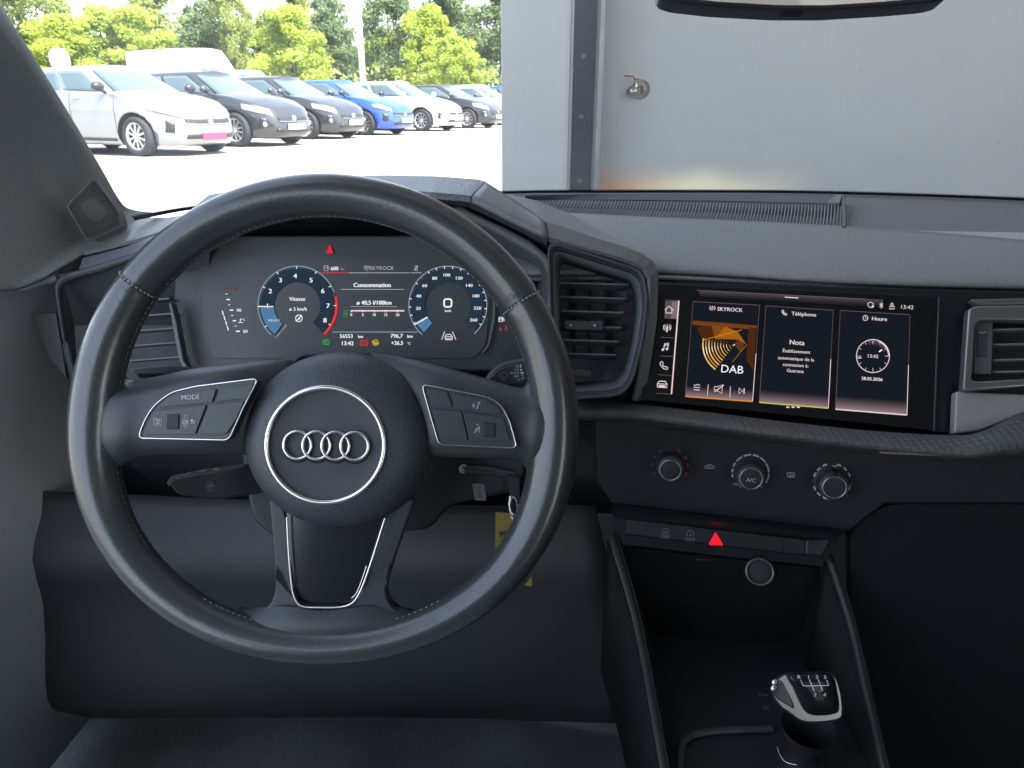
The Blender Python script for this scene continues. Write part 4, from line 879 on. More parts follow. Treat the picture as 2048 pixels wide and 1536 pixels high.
# spokes: smooth sheets that swell into the rim
def spoke(rows, name, m, th=.012): return MB().grid(patch([[(x, y, d + .0035 + (.006 if 250 < x < 1060 else 0)) for x, y, d in r] for r in rows], 5)).build(name, m, sw, solid=th)
spoke([[(205, 700, .548), (250, 768, .548), (300, 770, .540), (390, 752, .538), (480, 741, .542), (585, 728, .552)],
       [(196, 790, .537), (236, 810, .528), (300, 800, .524), (390, 780, .524), (480, 765, .530), (585, 760, .548)],
       [(190, 860, .536), (228, 880, .526), (290, 870, .522), (390, 870, .522), (470, 868, .528), (585, 860, .545)],
       [(205, 960, .546), (240, 925, .538), (285, 900, .530), (380, 896, .530), (470, 896, .536), (585, 900, .555)]], 'spoke', LEATHS)
spoke([[(745, 712, .552), (850, 738, .545), (960, 768, .540), (1030, 788, .538), (1060, 778, .545), (1100, 690, .548)],
       [(745, 750, .548), (850, 768, .532), (960, 800, .526), (1045, 818, .524), (1085, 815, .528), (1108, 790, .537)],
       [(745, 860, .546), (860, 880, .530), (960, 884, .524), (1048, 888, .522), (1080, 890, .527), (1108, 880, .536)],
       [(745, 905, .556), (870, 898, .538), (960, 902, .532), (1040, 908, .530), (1068, 940, .538), (1092, 985, .546)]], 'spoke', LEATHS)
lowf = [(536, 985), (549, 1120), (551, 1180), (540, 1212), (505, 1232), (452, 1222), (455, 1262), (560, 1300), (650, 1308), (760, 1298), (880, 1256), (868, 1222), (815, 1238), (778, 1212), (768, 1180), (790, 1110), (832, 990), (772, 1010), (722, 1190), (700, 1214), (606, 1214), (586, 1190), (572, 1020)]
MB().prism([at(x, y, .536 + (.010 if y < 1150 else 0)) for x, y in rnd(lowf, 22, 4)], cF * .016).build('lower_spoke', LEATHS, sw, bevel=.005, seg=4)
# smooth collar where the lower spoke meets the rim
MB().grid(patch([[(470, 1226, .548), (560, 1212, .5375), (650, 1222, .5345), (750, 1212, .5375), (845, 1226, .548)], [(462, 1248, .5345), (560, 1252, .5305), (650, 1258, .529), (750, 1252, .5305), (852, 1246, .5345)], [(462, 1284, .5345), (560, 1305, .5345), (650, 1314, .5345), (750, 1305, .5345), (852, 1282, .5345)]], 6)).build('lower_collar', LEATHS, sw, solid=.004)
pp([(570, 1010), (775, 1010), (724, 1190), (702, 1218), (604, 1218), (582, 1190)], .540, .010, 'lower_insert', PIANO, sw, .002, 14)
uc = spl([at(*p, .5345) for p in [(574, 1034), (577, 1100), (582, 1160), (588, 1194), (604, 1213), (640, 1216), (682, 1215), (706, 1206), (722, 1182), (742, 1128), (771, 1036)]], 6)
MB().tube(uc, [(.0007, .0012)] * len(uc), 8).build('chrome_trim', CHROME, sw)
ui = spl([at(*p, .5385) for p in [(733, 1132), (722, 1165), (712, 1188), (703, 1196)]], 5); MB().tube(ui, .0004, 6).build('insert_edge', CHROME, sw)
# switch pods
def pod(outline, name, dep=.519):
    pd = bpy.data.objects.new(name, None); link(pd, sw); pd['_o'] = sw['_o']
    o = rnd(outline, 12, 5); P = [at(x, y, dep) for x, y in o]
    MB().tube(P, [(.0006, .0011)] * len(P), 8, closed=True, up=cF).build('pod_frame', CHROME, pd)
    MB().prism([at(x, y, dep + .0005) for x, y in o], cF * .012).build('pod_plate', BTN, pd); return pd
lp_ = [(277, 876), (288, 845), (302, 820), (318, 803), (345, 784), (390, 773), (450, 765.5), (517, 757), (486, 817), (458, 880)]
rp_ = [(844, 769), (900, 780), (975, 794), (1002, 810), (1019, 841), (1034, 896), (960, 893), (878, 889), (862, 834)]
pl = pod(lp_, 'switch_pod'); pr = pod(rp_, 'switch_pod')
BT2 = mat('button_face', (.040, .047, .052), .38)
def btn(pts, par, name='button', m=BT2, d=.5175): return pp(pts, d, .004, name, m, par, .0006, 3)
btn([(322, 806), (350, 789), (432, 778), (424, 804), (312, 815)], pl); btn([(442, 777), (508, 767), (494, 797), (430, 803)], pl)
btn([(308, 822), (412, 810), (390, 868), (288, 869)], pl); btn([(418, 809), (488, 803), (472, 838), (452, 868), (394, 868)], pl)
btn([(333, 829), (358, 828), (357, 859), (332, 858)], pl, 'scroll_wheel', DARK, .5165)
btn([(852, 777), (894, 784), (904, 813), (864, 808)], pr); btn([(902, 786), (972, 800), (996, 816), (1004, 828), (911, 816)], pr)
btn([(865, 818), (922, 822), (935, 880), (884, 880)], pr); btn([(926, 823), (1006, 836), (1020, 882), (940, 882)], pr)
btn([(966, 845), (990, 846), (989, 875), (965, 873)], pr, 'scroll_wheel', DARK, .5165)
FP = Frame(at(650, 857, .5172), cR, cU)
A = Art(FP, .0006)
A.text(381, 794, 'MODE', 9.5, INK, rot=radians(3)); A.text(371.5, 843.5, 'OK', 9, INK, wid=.8)
A.line([(308, 838), (323, 838), (323, 850), (308, 850)], 1, INK, True)
for i in range(3): A.line([(312, 841 + i * 3), (320, 841 + i * 3)], .9, INK)
A.line([(367, 836), (376, 836), (371.5, 830)], 1, INK, True); A.line([(367, 850), (376, 850), (371.5, 856)], 1, INK, True)
A.line([(381, 846), (389, 846), (390, 842), (384, 841)], 1.2, INK); A.poly([(385, 838), (385, 844), (380, 841)], INK)
A.build('button_symbols', pl); A = Art(FP, .0006)
A.text(955, 849, '+', 7, INK); A.text(954, 870, '-', 7, INK); A.line([(951, 857), (955, 857), (959, 853), (959, 865), (955, 861), (951, 861)], 1.1, INK, True); A.line([(948, 866), (960, 853)], 1.2, INK)
A.line([(955, 805), (959, 809), (954, 812), (956, 816), (952, 817)], 1.3, INK); A.arc(951, 811, 3, 120, 240, 1, INK); A.arc(951, 811, 5.5, 130, 230, 1, INK); A.line([(957, 806), (961, 803)], 1.2, INK)
A.build('button_symbols', pr)
# hub
hub = [(690, 873, 181, 166, .600), (690, 874, 186, 169, .575), (684, 877, 191, 173, .556), (679, 880, 189, 175, .541), (671, 885, 178, 168, .529), (661, 888, 155, 147, .521), (653, 890, 130, 125, .5175), (651, 890, 122, 118, .5172)]
MB().grid([[at(cx + rx * cos(k * pi / 36), cy - ry * sin(k * pi / 36), d) for k in range(72)] for cx, cy, rx, ry, d in hub], 0, True, False, True).build('airbag_cover', AIRB, sw)
MB().grid([[at(651 + r * cos(k * pi / 36), 890 - r * .985 * sin(k * pi / 36), d) for k in range(72)] for r, d in ((119, .5172), (116, .5178), (60, .5166), (2, .5163))], 0, True, False, True).build('badge_plate', CAPM, sw)
MB().tube([at(651 + 117.5 * cos(k * pi / 48), 890 - 115 * sin(k * pi / 48), .5163) for k in range(96)], [(.0019, .0018)] * 96, 10, closed=True, up=cF).build('badge_ring', CHROME, sw)
for i in range(4):
    cx = 595 + i * 38.0; zz = [.5140 + .0006 * math.sin(0) for k in range(1)]
    MB().tube([at(cx + 27.6 * cos(k * pi / 24), 890 + i * .7 - 27.6 * sin(k * pi / 24), .5146 + (.0005 if (cos(k * pi / 24) > 0) else -.0004) * abs(cos(k * pi / 24))) for k in range(48)], [(.0012, .0013)] * 48, 10, closed=True, up=cF).build('emblem_ring', CHROME, sw)
    MB().tube([at(cx + 29 * cos(k * pi / 24), 893 + i * .7 - 30 * sin(k * pi / 24), .5164) for k in range(48)], [(.0010, .0004)] * 48, 6, closed=True, up=cF).build('emblem_recess', BLACK, sw)
A = Art(Frame(at(645, 1022, .5285), cR, cU), .0006); A.text(645, 1025, 'AIRBAG', 13, mat('emboss', (.030, .036, .042), .5)); A.build('airbag_lettering', sw)
A = Art(Frame(at(532, 828, .5285), cR, cU), .004); A.line([(525, 821), (525, 834)], 2, INKB); A.arc(534, 828, 4.5, 0, 360, 1.3, INKB); A.line([(530, 822), (540, 824), (540, 832), (530, 834)], 1.3, INKB); A.build('airbag_symbol', sw)
# ================================================================== column, stalks, key
cs = thing('steering_column', at(690, 930, .65), 'dark plastic steering column shroud behind the wheel hub', 'steering column')
colr = [[(560, 800, .60), (590, 722, .60), (640, 707, .60), (740, 707, .60), (800, 722, .60), (840, 800, .60)], [(500, 860, .66), (555, 730, .67), (640, 714, .67), (740, 714, .67), (830, 730, .67), (890, 860, .66)], [(480, 860, .74), (530, 738, .75), (640, 722, .75), (740, 722, .75), (850, 738, .75), (900, 860, .74)]]
MB().grid(patch(colr, 4)).build('upper_shroud', mat('shroud', (0.055, 0.063, 0.07), .5, bump=('noise', 1300, .2)), cs, solid=.003)
pp([(470, 850), (1050, 850), (1060, 905), (1045, 960), (1030, 985), (900, 1010), (860, 1060), (560, 1090), (500, 1040)], .655, .12, 'lower_shroud', mat('shroud_low', (0.026, 0.032, 0.038), .55, bump=('noise', 1300, .2)), cs, .008, 20)
A = Art(Frame(at(957, 985, .652), cR, cU), .0003)
A.poly(rnd([(944, 967), (968, 968), (973, 1001), (950, 1001)], 3, 3), mat('label_grey', (.20, .21, .22), .6)); A.text(959, 984, '+(40)', 8, INKB, rot=radians(-84)); A.build('warning_label', cs)
MB().lathe(at(927, 938, .652), -cF + cR * .3, [(0, .003), (.003, .002), (.0042, 0)], 14).build('lock_button', mat('pale_button', (.45, .46, .42), .3, .3), cs)
MB().tube([at(925, 940, .651), at(980, 942, .648), at(1022, 950, .648), at(1032, 962, .648)], [(.001, .004)] * 4, 8).build('column_edge', mat('column_edge', (.045, .052, .058), .4), cs)
STK = mat('stalk', (.038, .044, .048), .4, bump=('noise', 1500, .15)); STKL = mat('stalk_top', (.17, .185, .20), .35, .2)
s1 = thing('light_stalk', at(330, 745, .60), 'headlamp and indicator stalk poking out left above the wheel spoke', 'stalk', 'stalks on the steering column')
MB().prism([at(*p) for p in ((262, 738, .60), (395, 734, .63), (470, 744, .65), (430, 764, .65), (300, 766, .605), (272, 756, .60))], cF * .012).build('arm', STK, s1, bevel=.003)
MB().prism([at(*p) for p in ((261, 737, .597), (340, 733, .61), (398, 734, .627), (392, 744, .627), (330, 746, .61), (266, 748, .597))], cF * .005).build('top_face', STKL, s1, bevel=.0008)
A = Art(Frame(at(330, 740, .6015), cR, cU), .012)
for x, t in ((298, 'O'), (316, '0'), (338, 'AUTO'), (364, 'O'), (384, 'D')): A.text(x, 740, t, 5.5, INKB)
A.build('stalk_symbols', s1)
s2 = thing('cruise_stalk', at(420, 960, .60), 'cruise control stalk pointing down left below the wheel spoke', 'stalk', 'stalks on the steering column')
MB().prism([at(*p) for p in ((334, 966, .595), (345, 955, .595), (430, 940, .61), (520, 925, .63), (540, 985, .64), (430, 1000, .62), (352, 990, .60))], cF * .014).build('arm', STK, s2, bevel=.004)
MB().prism([at(*p) for p in ((333, 966, .592), (342, 953, .592), (400, 940, .60), (490, 928, .62), (492, 934, .62), (400, 950, .60), (350, 961, .592), (338, 974, .592))], cF * .004).build('top_face', mat('stalk_top_dim', (.085, .095, .105), .4), s2, bevel=.0008)
A = Art(Frame(at(400, 946, .5985), cR, cU), .012)
A.arc(357, 953, 4, 60, 330, 1.1, INKD)
for x, y, t in ((367, 949, 'ON'), (378, 946, 'OFF')): A.text(x, y, t, 4, INKD, rot=.2)
A.line([(392, 944), (396, 941)], 1.2, INKD); A.line([(398, 943), (412, 940)], 1.2, INKD); A.text(432, 938, '+/RES', 4.2, INKD, rot=.15); A.text(420, 972, 'SPEED', 5, mat('print_faint', (.08, .085, .09), .6), rot=.1)
A.line([(414, 966), (420, 963), (426, 966), (420, 969)], 1, MATS['print_faint'], True); A.line([(414, 981), (420, 984), (426, 981), (420, 978)], 1, MATS['print_faint'], True)
A.build('stalk_symbols', s2)
s3 = thing('wiper_stalk', at(1010, 745, .62), 'wiper stalk with white speed markings to the right behind the wheel', 'stalk', 'stalks on the steering column')
MB().prism([at(x, y, .625) for x, y in rnd([(958, 772), (985, 735), (1010, 722), (1060, 712), (1110, 712), (1110, 770), (1060, 778), (985, 786)], 16, 4)], cF * .02).build('arm', STK, s3, bevel=.004)
MB().prism([at(x, y, .621) for x, y in rnd([(968, 770), (992, 742), (1016, 731), (1062, 724), (1110, 724), (1110, 756), (1040, 768), (990, 774)], 12, 4)], cF * .004).build('face', mat('stalk_face', (.030, .036, .040), .35), s3, bevel=.001)
MB().tube([at(1052, 738, .619), at(1066, 737, .619), at(1080, 737, .619)], [(.0035, .003)] * 3, 10).build('thumb_roller', BTN, s3)
A = Art(Frame(at(1010, 745, .6205), cR, cU), .0006)
for i, (t, x) in enumerate((('HI', 1037), ('LO', 1037), ('AUTO', 1038), ('OFF', 1038), ('1x', 1040))): A.text(x, 732.5 + i * 6.6, t, 4.6, INK, al='r', bold=.15)
A.poly([(1036 + 4, 733), (1044, 733), (1041, 728)], INK); A.poly([(1040, 733), (1042, 733), (1042, 736), (1040, 736)], INK); A.poly([(1040, 738), (1044, 738), (1044, 742), (1040, 742)], INK); A.poly([(1041, 744), (1048, 744), (1048, 748), (1041, 748)], INK); A.line([(1042, 751), (1047, 751)], .9, INK); A.line([(1042, 756), (1046, 753.5), (1049, 756), (1045, 759)], 1, INK, True)
A.line([(998, 748), (1003, 745), (1011, 745), (1016, 749), (1010, 758), (1003, 758)], 1.3, INKD, True); A.line([(1003, 748), (1008, 761)], 1.2, INKD)
A.build('stalk_symbols', s3)
ky = thing('ignition_key', at(1030, 955, .64), 'car key in the ignition with a metal split ring', 'key')
pp([(1012, 950), (1040, 955), (1040, 1010), (1024, 1012), (1018, 980)], .640, .010, 'key_head', DARK, ky, .003, 6)
MB().tube([at(1027 + 7 * cos(k * pi / 12), 1016 - 22 * sin(k * pi / 12), .634 + .004 * sin(k * pi / 12)) for k in range(24)], .0009, 8, closed=True).build('key_ring', CHROME, ky)
MB().tube([at(1021, 992, .632), at(1019, 1010, .632), at(1021, 1024, .632), at(1028, 1030, .632)], .0012, 8).build('key_clip', CHROME, ky)
kt = thing('key_tag', at(1010, 1060, .635), 'yellow card tag hanging from the key ring', 'tag')
kq = [(991, 1024), (1046, 1029), (1044, 1140), (990, 1134)]
pp(kq, .637, .0008, 'card', YEL, kt, 0)
A = Art(Frame(at(1015, 1066, .6366), cR, cU), .0004); A.text(1012, 1068, '99.8', 12, INKB, bold=.8); A.text(1014, 1053, 'AB 123', .01, INKB)
for y, x0, x1 in ((1051, 1005, 1036), (1056, 1008, 1036), (1078, 992, 1040), (1082, 1000, 1034), (1100, 994, 1020)): A.line([(x0, y), (x1, y + 1)], .8, mat('tag_rule', (.16, .13, .02), .6))
A.build('card_print', kt)
k2 = thing('paper_corner', at(1057, 1165, .70), 'small yellow card corner showing below the wheel rim', 'card')
pp([(1064, 1153), (1064, 1173), (1048, 1171)], .70, .0008, 'card', YEL, k2, 0)
# ================================================================== climate panel and centre stack
CPM = mat('climate_plastic', (.0085, .0115, .015), .6, bump=('noise', 1300, .2))
cp = thing('climate_panel', FC.p(1502, 950), 'dark heater control panel with three round knobs under the screen', 'control panel')
FC.prism([(1185, 818), (1290, 832), (1780, 896), (2400, 925), (2400, 1010), (1770, 1010), (1705, 1062), (1690, 1066), (1225, 1012), (1190, 960)], 0, .02, 'panel', CPM, cp, .004)
MB().grid([[FC.p(1225, 1010, .001), FC.p(1460, 1036, .001), FC.p(1692, 1063, .001)], [FC.p(1222, 1022, .020), FC.p(1460, 1046, .020), FC.p(1682, 1072, .020)], [FC.p(1230, 1036, .002), FC.p(1460, 1058, .002), FC.p(1670, 1082, .002)]], 0, False).build('lower_lip', mat('lip_plastic', (.016, .020, .024), .5), cp, solid=.002)
RED_, BLU_ = mat('mark_red', (.5, .03, .05), .5), mat('mark_blue', (.05, .11, .42), .5)
def knob(px, py, R1, R2, label, lift=.020, cap=None):
    O = FC.p(px, py); k = FC.sc(px, py); t = thing('control_knob', O, label, 'knob', 'round heater knobs')
    MB().lathe(O, FC.N, [(R1 * k * 1.06, 0), (R1 * k * 1.04, .001), (R1 * k, .002), (R1 * k * .97, lift * .9), (R2 * k * 1.03, lift)], 48).build('skirt', mat('knob_skirt', (.30, .31, .31), .35, .8), t)
    n = MB()
    for i in range(60):
        a = 2 * pi * i / 60; d = FC.U * cos(a) + FC.V * sin(a)
        n.tube([O + d * R1 * k * 1.005 + FC.N * .004, O + d * R1 * k * .985 + FC.N * lift * .86], .00038, 4)
    n.build('knurling', mat('knurl', (.10, .105, .11), .4, .6), t)
    MB().lathe(O, FC.N, [(R2 * k * 1.04, lift * .96), (R2 * k * 1.04, lift + .0012), (R2 * k * .97, lift + .002), (R2 * k * .93, lift + .0012)], 48).build('chrome_rim', SILV, t)
    MB().lathe(O, FC.N, [(R2 * k * .95, lift + .001), (R2 * k * .3, lift + .0018), (0, lift + .002)], 40).build('cap', mat('knob_cap', (.022, .026, .030), .45), t)
    return t, O
t1, O1 = knob(1341, 927, 26, 20.5, 'left heater knob between blue and red temperature marks')
t2, O2 = knob(1498, 943, 27, 21.5, 'middle heater knob marked A/C with the fan scale round it')
t3, O3 = knob(1660, 960, 28, 22, 'right heater knob with the air direction symbols round it')
t3_ = MB(); t3_.tube([O3 + FC.V * .0112 + FC.N * .002, O3 + FC.V * .0115 + FC.N * .021], (.0012, .002), 6); t3_.build('pointer', BLACK, t3)
A = Art(Frame(O2 + FC.N * .0219, FC.U, FC.V), .0004); A.text(1502, 960, 'A/C', 8.5, INK, bold=.2); A.build('cap_lettering', t2)
A = Art(FC, .0008)
def Z(x, y): return 1260 + x / 4.267, 860 + y / 4.267
for a in (118, 143, 170, 200): A.sector(1340, 932, 33.5, 36.5, a, a + 12, BLU_)
for a in (52, 22, -4, -34): A.sector(1340, 932, 34, 37.5, a, a + 13, RED_)
for a, b in ((62, 82), (88, 112), (118, 140), (146, 160), (166, 178), (184, 194)): A.arc(1501, 946, 36.5, a, b, 3.2, INK); 
for a, b in ((-32, -2), (2, 32), (36, 58)): A.arc(1501, 946, 36.5, a, b, 3.4, INK)
A.disc(*Z(945, 473), 3.4, INK); A.disc(*Z(1117, 480), 2.6, INK); A.text(*Z(905, 462), 'OFF', 5, INK); A.text(*Z(1003, 512), 'oo', 5, INKD)
for k in range(16):
    a = 90 - k * 22.5
    if k in (0, 4, 8, 12): continue
    A.arc(1664, 963, 37.5, a - 7, a + 7, 3.4, INK, ry=35.5, n=4)
A.line([Z(1725, 305), Z(1768, 305), Z(1757, 325), Z(1736, 325)], 1.3, INK, True); A.line([Z(1738, 312), Z(1756, 312)], 1, INK)
for q in ((1570, 435), (1880, 465), (1700, 582)): x, y = Z(*q); A.disc(x + 2, y - 3, 1.6, INKD); A.line([(x - 4, y - 3), (x, y + 3), (x + 5, y + 1)], 1.4, INKD)
A.line([Z(637, 318), Z(655, 302), Z(680, 295), Z(700, 302), Z(718, 312), Z(712, 328), Z(645, 326)], 1.2, INK, True); A.line([Z(662, 318), Z(690, 308)], 1, INK)
A.line(rnd([Z(1340, 364), Z(1404, 366), Z(1402, 402), Z(1342, 400)], 2, 2), 1.2, INK, True)
for x in (1358, 1371, 1384): A.line([Z(x, 376), Z(x + 4, 385), Z(x, 394), Z(x + 2, 402)], .9, INK)
A.build('panel_symbols', cp)
sp = thing('switch_row', FS.p(1430, 1080), 'row of flat dashboard switches with the red hazard warning button', 'switch panel')
FS.prism([(1252, 1036), (1612, 1078), (1665, 1074), (1644, 1116), (1606, 1112), (1250, 1070)], .004, .02, 'face', mat('switch_face', (.009, .012, .015), .42), sp, .002)
FS.prism([(1612, 1079), (1664, 1076), (1643, 1114), (1610, 1109)], .007, .01, 'end_chamfer', mat('chamfer', (0.018, 0.022, 0.026), .4), sp, .002)
for x in (1300, 1352, 1404, 1460, 1515, 1565): FS.prism([(x, 1045 + (x - 1300) * .115), (x + 1.4, 1045 + (x - 1300) * .115), (x + 1.4, 1074 + (x - 1300) * .115), (x, 1074 + (x - 1300) * .115)], .0045, .001, 'switch_joint', BLACK, sp, 0)
gb = thing('glovebox', FC.p(1950, 1150), 'black glovebox lid below the dashboard on the passenger side', 'glovebox')
FC.prism([(1700, 1058), (1770, 1008), (2500, 1008), (2500, 2200), (1700, 2200)], -.008, .02, 'lid', mat('glovebox_black', (.0045, .006, .009), .7, spec=.3, bump=('noise', 900, .2)), gb, .001, 30)
hz = [FS.p(1418, 1090, .0055), FS.p(1446, 1090.5, .0055), FS.p(1431.5, 1066, .0055)]
MB().prism([FS.p(x, y, .006) for x, y in rnd([(1417, 1090), (1447, 1091), (1431.5, 1064)], 3, 3)], -FS.N * .002).build('hazard_button', EHZ, sp)
A = Art(FS, .0056); A.text(1330, 1073, 'OFF', 8, INKD); A.text(1380.5, 1079, 'OFF', 8, INKD); A.arc(1381, 1068, 7, -40, 220, 1.2, INKD); A.text(1381, 1069, 'A', 6, INKD)
A.line([(1324, 1063), (1326, 1057), (1336, 1058), (1338, 1064)], 1.2, INKD, True); A.line([(1324, 1067), (1328, 1065), (1332, 1068), (1337, 1065)], 1.1, INKD); A.build('switch_symbols', sp)
# centre console
cc = thing('centre_console', at(1450, 1350, .78), 'dark centre console tray with raised side rails between the seats', 'centre console')
MB().grid(flatpatch([[(1240, 1090, .735), (1450, 1115, .725), (1640, 1135, .715)], [(1262, 1190, .76), (1450, 1215, .76), (1655, 1235, .745)], [(1280, 1290, .80), (1470, 1320, .80), (1672, 1330, .78)]]), 0, False).build('front_face', mat('console_face', (.005, .0065, .0085), .55), cc, solid=.004)
def pz(px, py, z=.47): return atz(px, py, z)
MB().grid([[pz(1268, 1262, .44), pz(1690, 1262, .44)], [pz(1300, 1500, .44), pz(1765, 1500, .44)], [pz(1330, 1800, .44), pz(1850, 1800, .44)]], 0, False).build('tray', mat('console_top', (.013, .016, .019), .6, bump=('noise', 1200, .2)), cc, solid=.004)
for nm, a, b in (('l', [(1216, 1075, .72), (1262, 1230, .70), (1292, 1380, .66), (1330, 1600, .60)], [(1240, 1078, .73), (1284, 1230, .71), (1316, 1380, .67), (1356, 1600, .61)]), ('r', [(1650, 1118, .70), (1690, 1240, .68), (1722, 1380, .65), (1775, 1620, .60)], [(1668, 1120, .70), (1708, 1240, .68), (1742, 1380, .65), (1797, 1620, .60)])):
    A1 = [at(*p) for p in a]; B1 = [at(*p) for p in b]; mid = [(p + q) / 2 + Vector((0, 0, .006)) for p, q in zip(A1, B1)]
    dn = Vector((0, 0, -.16))
    MB().grid([spl(A1, 4), spl(mid, 4), spl(B1, 4)], 0, True).build('side_rail', mat('rail_plastic', (.016, .019, .022), .5, bump=('noise', 1300, .2)), cc, solid=.003)
    for E in (A1, B1): MB().grid([spl([p - Vector((0, 0, .002)) for p in E], 4), spl([p + dn * (1 if E is A1 else .6) for p in E], 4)], 0, True).build('rail_side', mat('rail_side', (.0045, .0055, .007), .7, spec=.2), cc, solid=.002)
    MB().tube(spl([p + Vector((0, 0, .0062)) for p in mid], 4), .0006, 5).build('rail_joint', BLACK, cc)
MB().tube(spl([pz(*p, .445) for p in ((1362, 1540), (1362, 1500), (1372, 1478), (1400, 1466), (1460, 1460), (1545, 1458))], 5), [(.004, .003)] * 26, 6).build('tray_edge', mat('tray_edge', (.04, .045, .05), .45), cc)
FT = Frame(pz(1530, 1400, .4425), (1, 0, 0), (0, 1, 0)); A = Art(FT, .0006)
A.arc(1521, 1389, 3, 0, 360, 1, INKD); A.line([(1527, 1391), (1537, 1391), (1537, 1387), (1527, 1391)], 1, INKD); A.line([(1525, 1409), (1531, 1413), (1525, 1417)], 1, INKD); A.line([(1538, 1409), (1532, 1413), (1538, 1417)], 1, INKD); A.line([(1526, 1418), (1538, 1418)], 1, INKD); A.build('console_symbols', cc)
FU = Frame(at(1430, 1118, .728), UM, lean(radians(24))); A = Art(FU, .003)
PF = mat('print_vfaint', (.06, .065, .07), .6)
for x, y in ((1336, 1111), (1404, 1119)): A.line([(x - 12, y), (x + 8, y + 1)], 1, PF); A.arc(x + 11, y + 1, 2, 0, 360, 1, PF); A.line([(x - 4, y), (x + 2, y - 4), (x + 6, y - 4)], 1, PF)
A.build('socket_symbols', cc)
so_ = thing('power_socket', at(1518, 1140, .728), 'round covered power socket with a bright upper rim under the switch row', 'socket')
nS = (cU * .12 + cR * -.25 - cF).normalized()
MB().lathe(at(1518, 1141, .722), nS, [(27 * .00049, -.012), (27 * .00049, 0), (27.5 * .00049, .009), (25 * .00049, .0105), (23 * .00049, .009), (22.5 * .00049, .004)], 40, U=cU).build('rim', mat('socket_rim', (.20, .20, .19), .3, .7), so_)
MB().lathe(at(1518, 1141, .722), nS, [(23 * .00049, .006), (10 * .00049, .007), (0, .007)], 32, U=cU).build('cover', DARK, so_)
A = Art(Frame(at(1518, 1148, .714), cR, cU), .0006); A.text(1520, 1150, '12 V', 8, PF); A.build('cover_lettering', so_)
# gear lever
gl_ = thing('gear_lever', at(1620, 1460, .60), 'gear lever with a silver collared black knob carrying the shift pattern', 'gear lever')
MB().lathe(at(1598, 1540, .63), (cU * .8 - cF * .35).normalized(), [(.022, -.05), (.020, 0), (.015, .018), (.0135, .03), (.020, .045), (.0215, .050)], 32).build('lever_neck', mat('neck', (.012, .015, .018), .5), gl_)
MB().tube(spl([at(x, y, .612) for x, y in ((1553, 1492), (1560, 1510), (1572, 1524), (1600, 1530), (1633, 1524))], 4), .0007, 6).build('neck_ring', CHROME, gl_)
kr = [(1541, 1384), (1548, 1362), (1566, 1348), (1600, 1345), (1650, 1344), (1672, 1352), (1684, 1385), (1688, 1425), (1680, 1440), (1640, 1446), (1605, 1444), (1580, 1428), (1556, 1410)]
def blob(outline, d0, name, m, layers, parent=gl_):
    cx = sum(p[0] for p in outline) / len(outline); cy = sum(p[1] for p in outline) / len(outline); o = spl([Vector((x, y, 0)) for x, y in outline], 5, True)
    mb = MB(); g = [[at(cx + (p.x - cx) * s, cy + (p.y - cy) * s, d0 + dd) for p in o] for s, dd in layers]; mb.grid(g, 0, True, False, True); mb.poly(g[-1]); mb.poly(g[0][::-1]); return mb.build(name, m, parent)
blob(kr, .545, 'knob_body', mat('knob_silver', (.34, .345, .35), .30, .95), [(.62, .055), (.86, .030), (1.0, .012), (.99, .004), (.93, .0)])
ktop = [(1576, 1350), (1620, 1346), (1664, 1350), (1676, 1385), (1679, 1418), (1670, 1428), (1640, 1432), (1616, 1428), (1604, 1412), (1590, 1380)]
blob(ktop, .5455, 'knob_top', mat('knob_gloss', (.010, .012, .015), .22, spec=.3), [(1.0, .006), (.985, -.002), (.9, -.0045), (.6, -.0065), (.2, -.007)])
ksd = [(1545, 1382), (1552, 1366), (1562, 1360), (1574, 1380), (1586, 1404), (1588, 1418), (1570, 1408), (1554, 1398)]
blob(ksd, .545, 'knob_side', mat('knob_side', (.10, .115, .13), .2, .6, coat=.5), [(1.0, .006), (.96, -.0005), (.8, -.002)])
for q in ((1549, 1378), (1551, 1366)): MB().lathe(at(*q, .543), -cF, [(0, .0014), (.002, .001), (.0026, 0)], 12).build('side_stud', CHROME, gl_)
def kz(x, y): return 1240 + x / 2.535, 1180 + y / 2.535
A = Art(Frame(at(1632, 1378, .5375), cR, cU), .0008)
for x, y, t in ((908, 440, 'R'), (956, 440, '1'), (998, 440, '3'), (1040, 440, '5'), (990, 530, '2'), (1037, 530, '4')): A.text(*kz(x, y), t, 7.5, INKW, wid=1.1, bold=.2)
for a, b in (((915, 456), (929, 486)), ((929, 486), (1058, 484)), ((960, 452), (984, 514)), ((1004, 452), (1028, 512)), ((1048, 456), (1058, 484))): A.line([kz(*a), kz(*b)], 1.4, INKW)
A.build('shift_pattern', gl_)
# ================================================================== body of the car round the driver
ap = thing('windscreen_pillar', at(120, 300, .8), 'grey trimmed windscreen pillar with a ribbed tweeter grille at its foot', 'pillar')
edge = [(-60, -45, .62), (0, 50, .66), (66, 152, .71), (130, 256, .78), (186, 350, .86), (222, 412, .92), (245, 432, .94), (290, 440, .95)]
mid_ = [(-260, -60, .58), (-200, 60, .60), (-120, 190, .64), (-40, 300, .69), (60, 400, .75), (120, 462, .79), (150, 490, .81), (172, 508, .81)]
far_ = [(-620, 0, .52), (-560, 120, .54), (-460, 260, .57), (-340, 400, .61), (-180, 500, .66), (-60, 560, .70), (20, 580, .73), (90, 556, .76)]
b0 = [(x + 14, y - 12, d + .02) for x, y, d in edge]
MB().grid(patch([b0, edge, [((a[0] + b[0]) / 2, (a[1] + b[1]) / 2, (a[2] + b[2]) / 2 - .008) for a, b in zip(edge, mid_)], mid_, far_], 5)).build('trim', VEIL, ap, solid=.004)
gq = [(186, 362), (232, 425), (237, 452), (175, 478), (137, 412)]
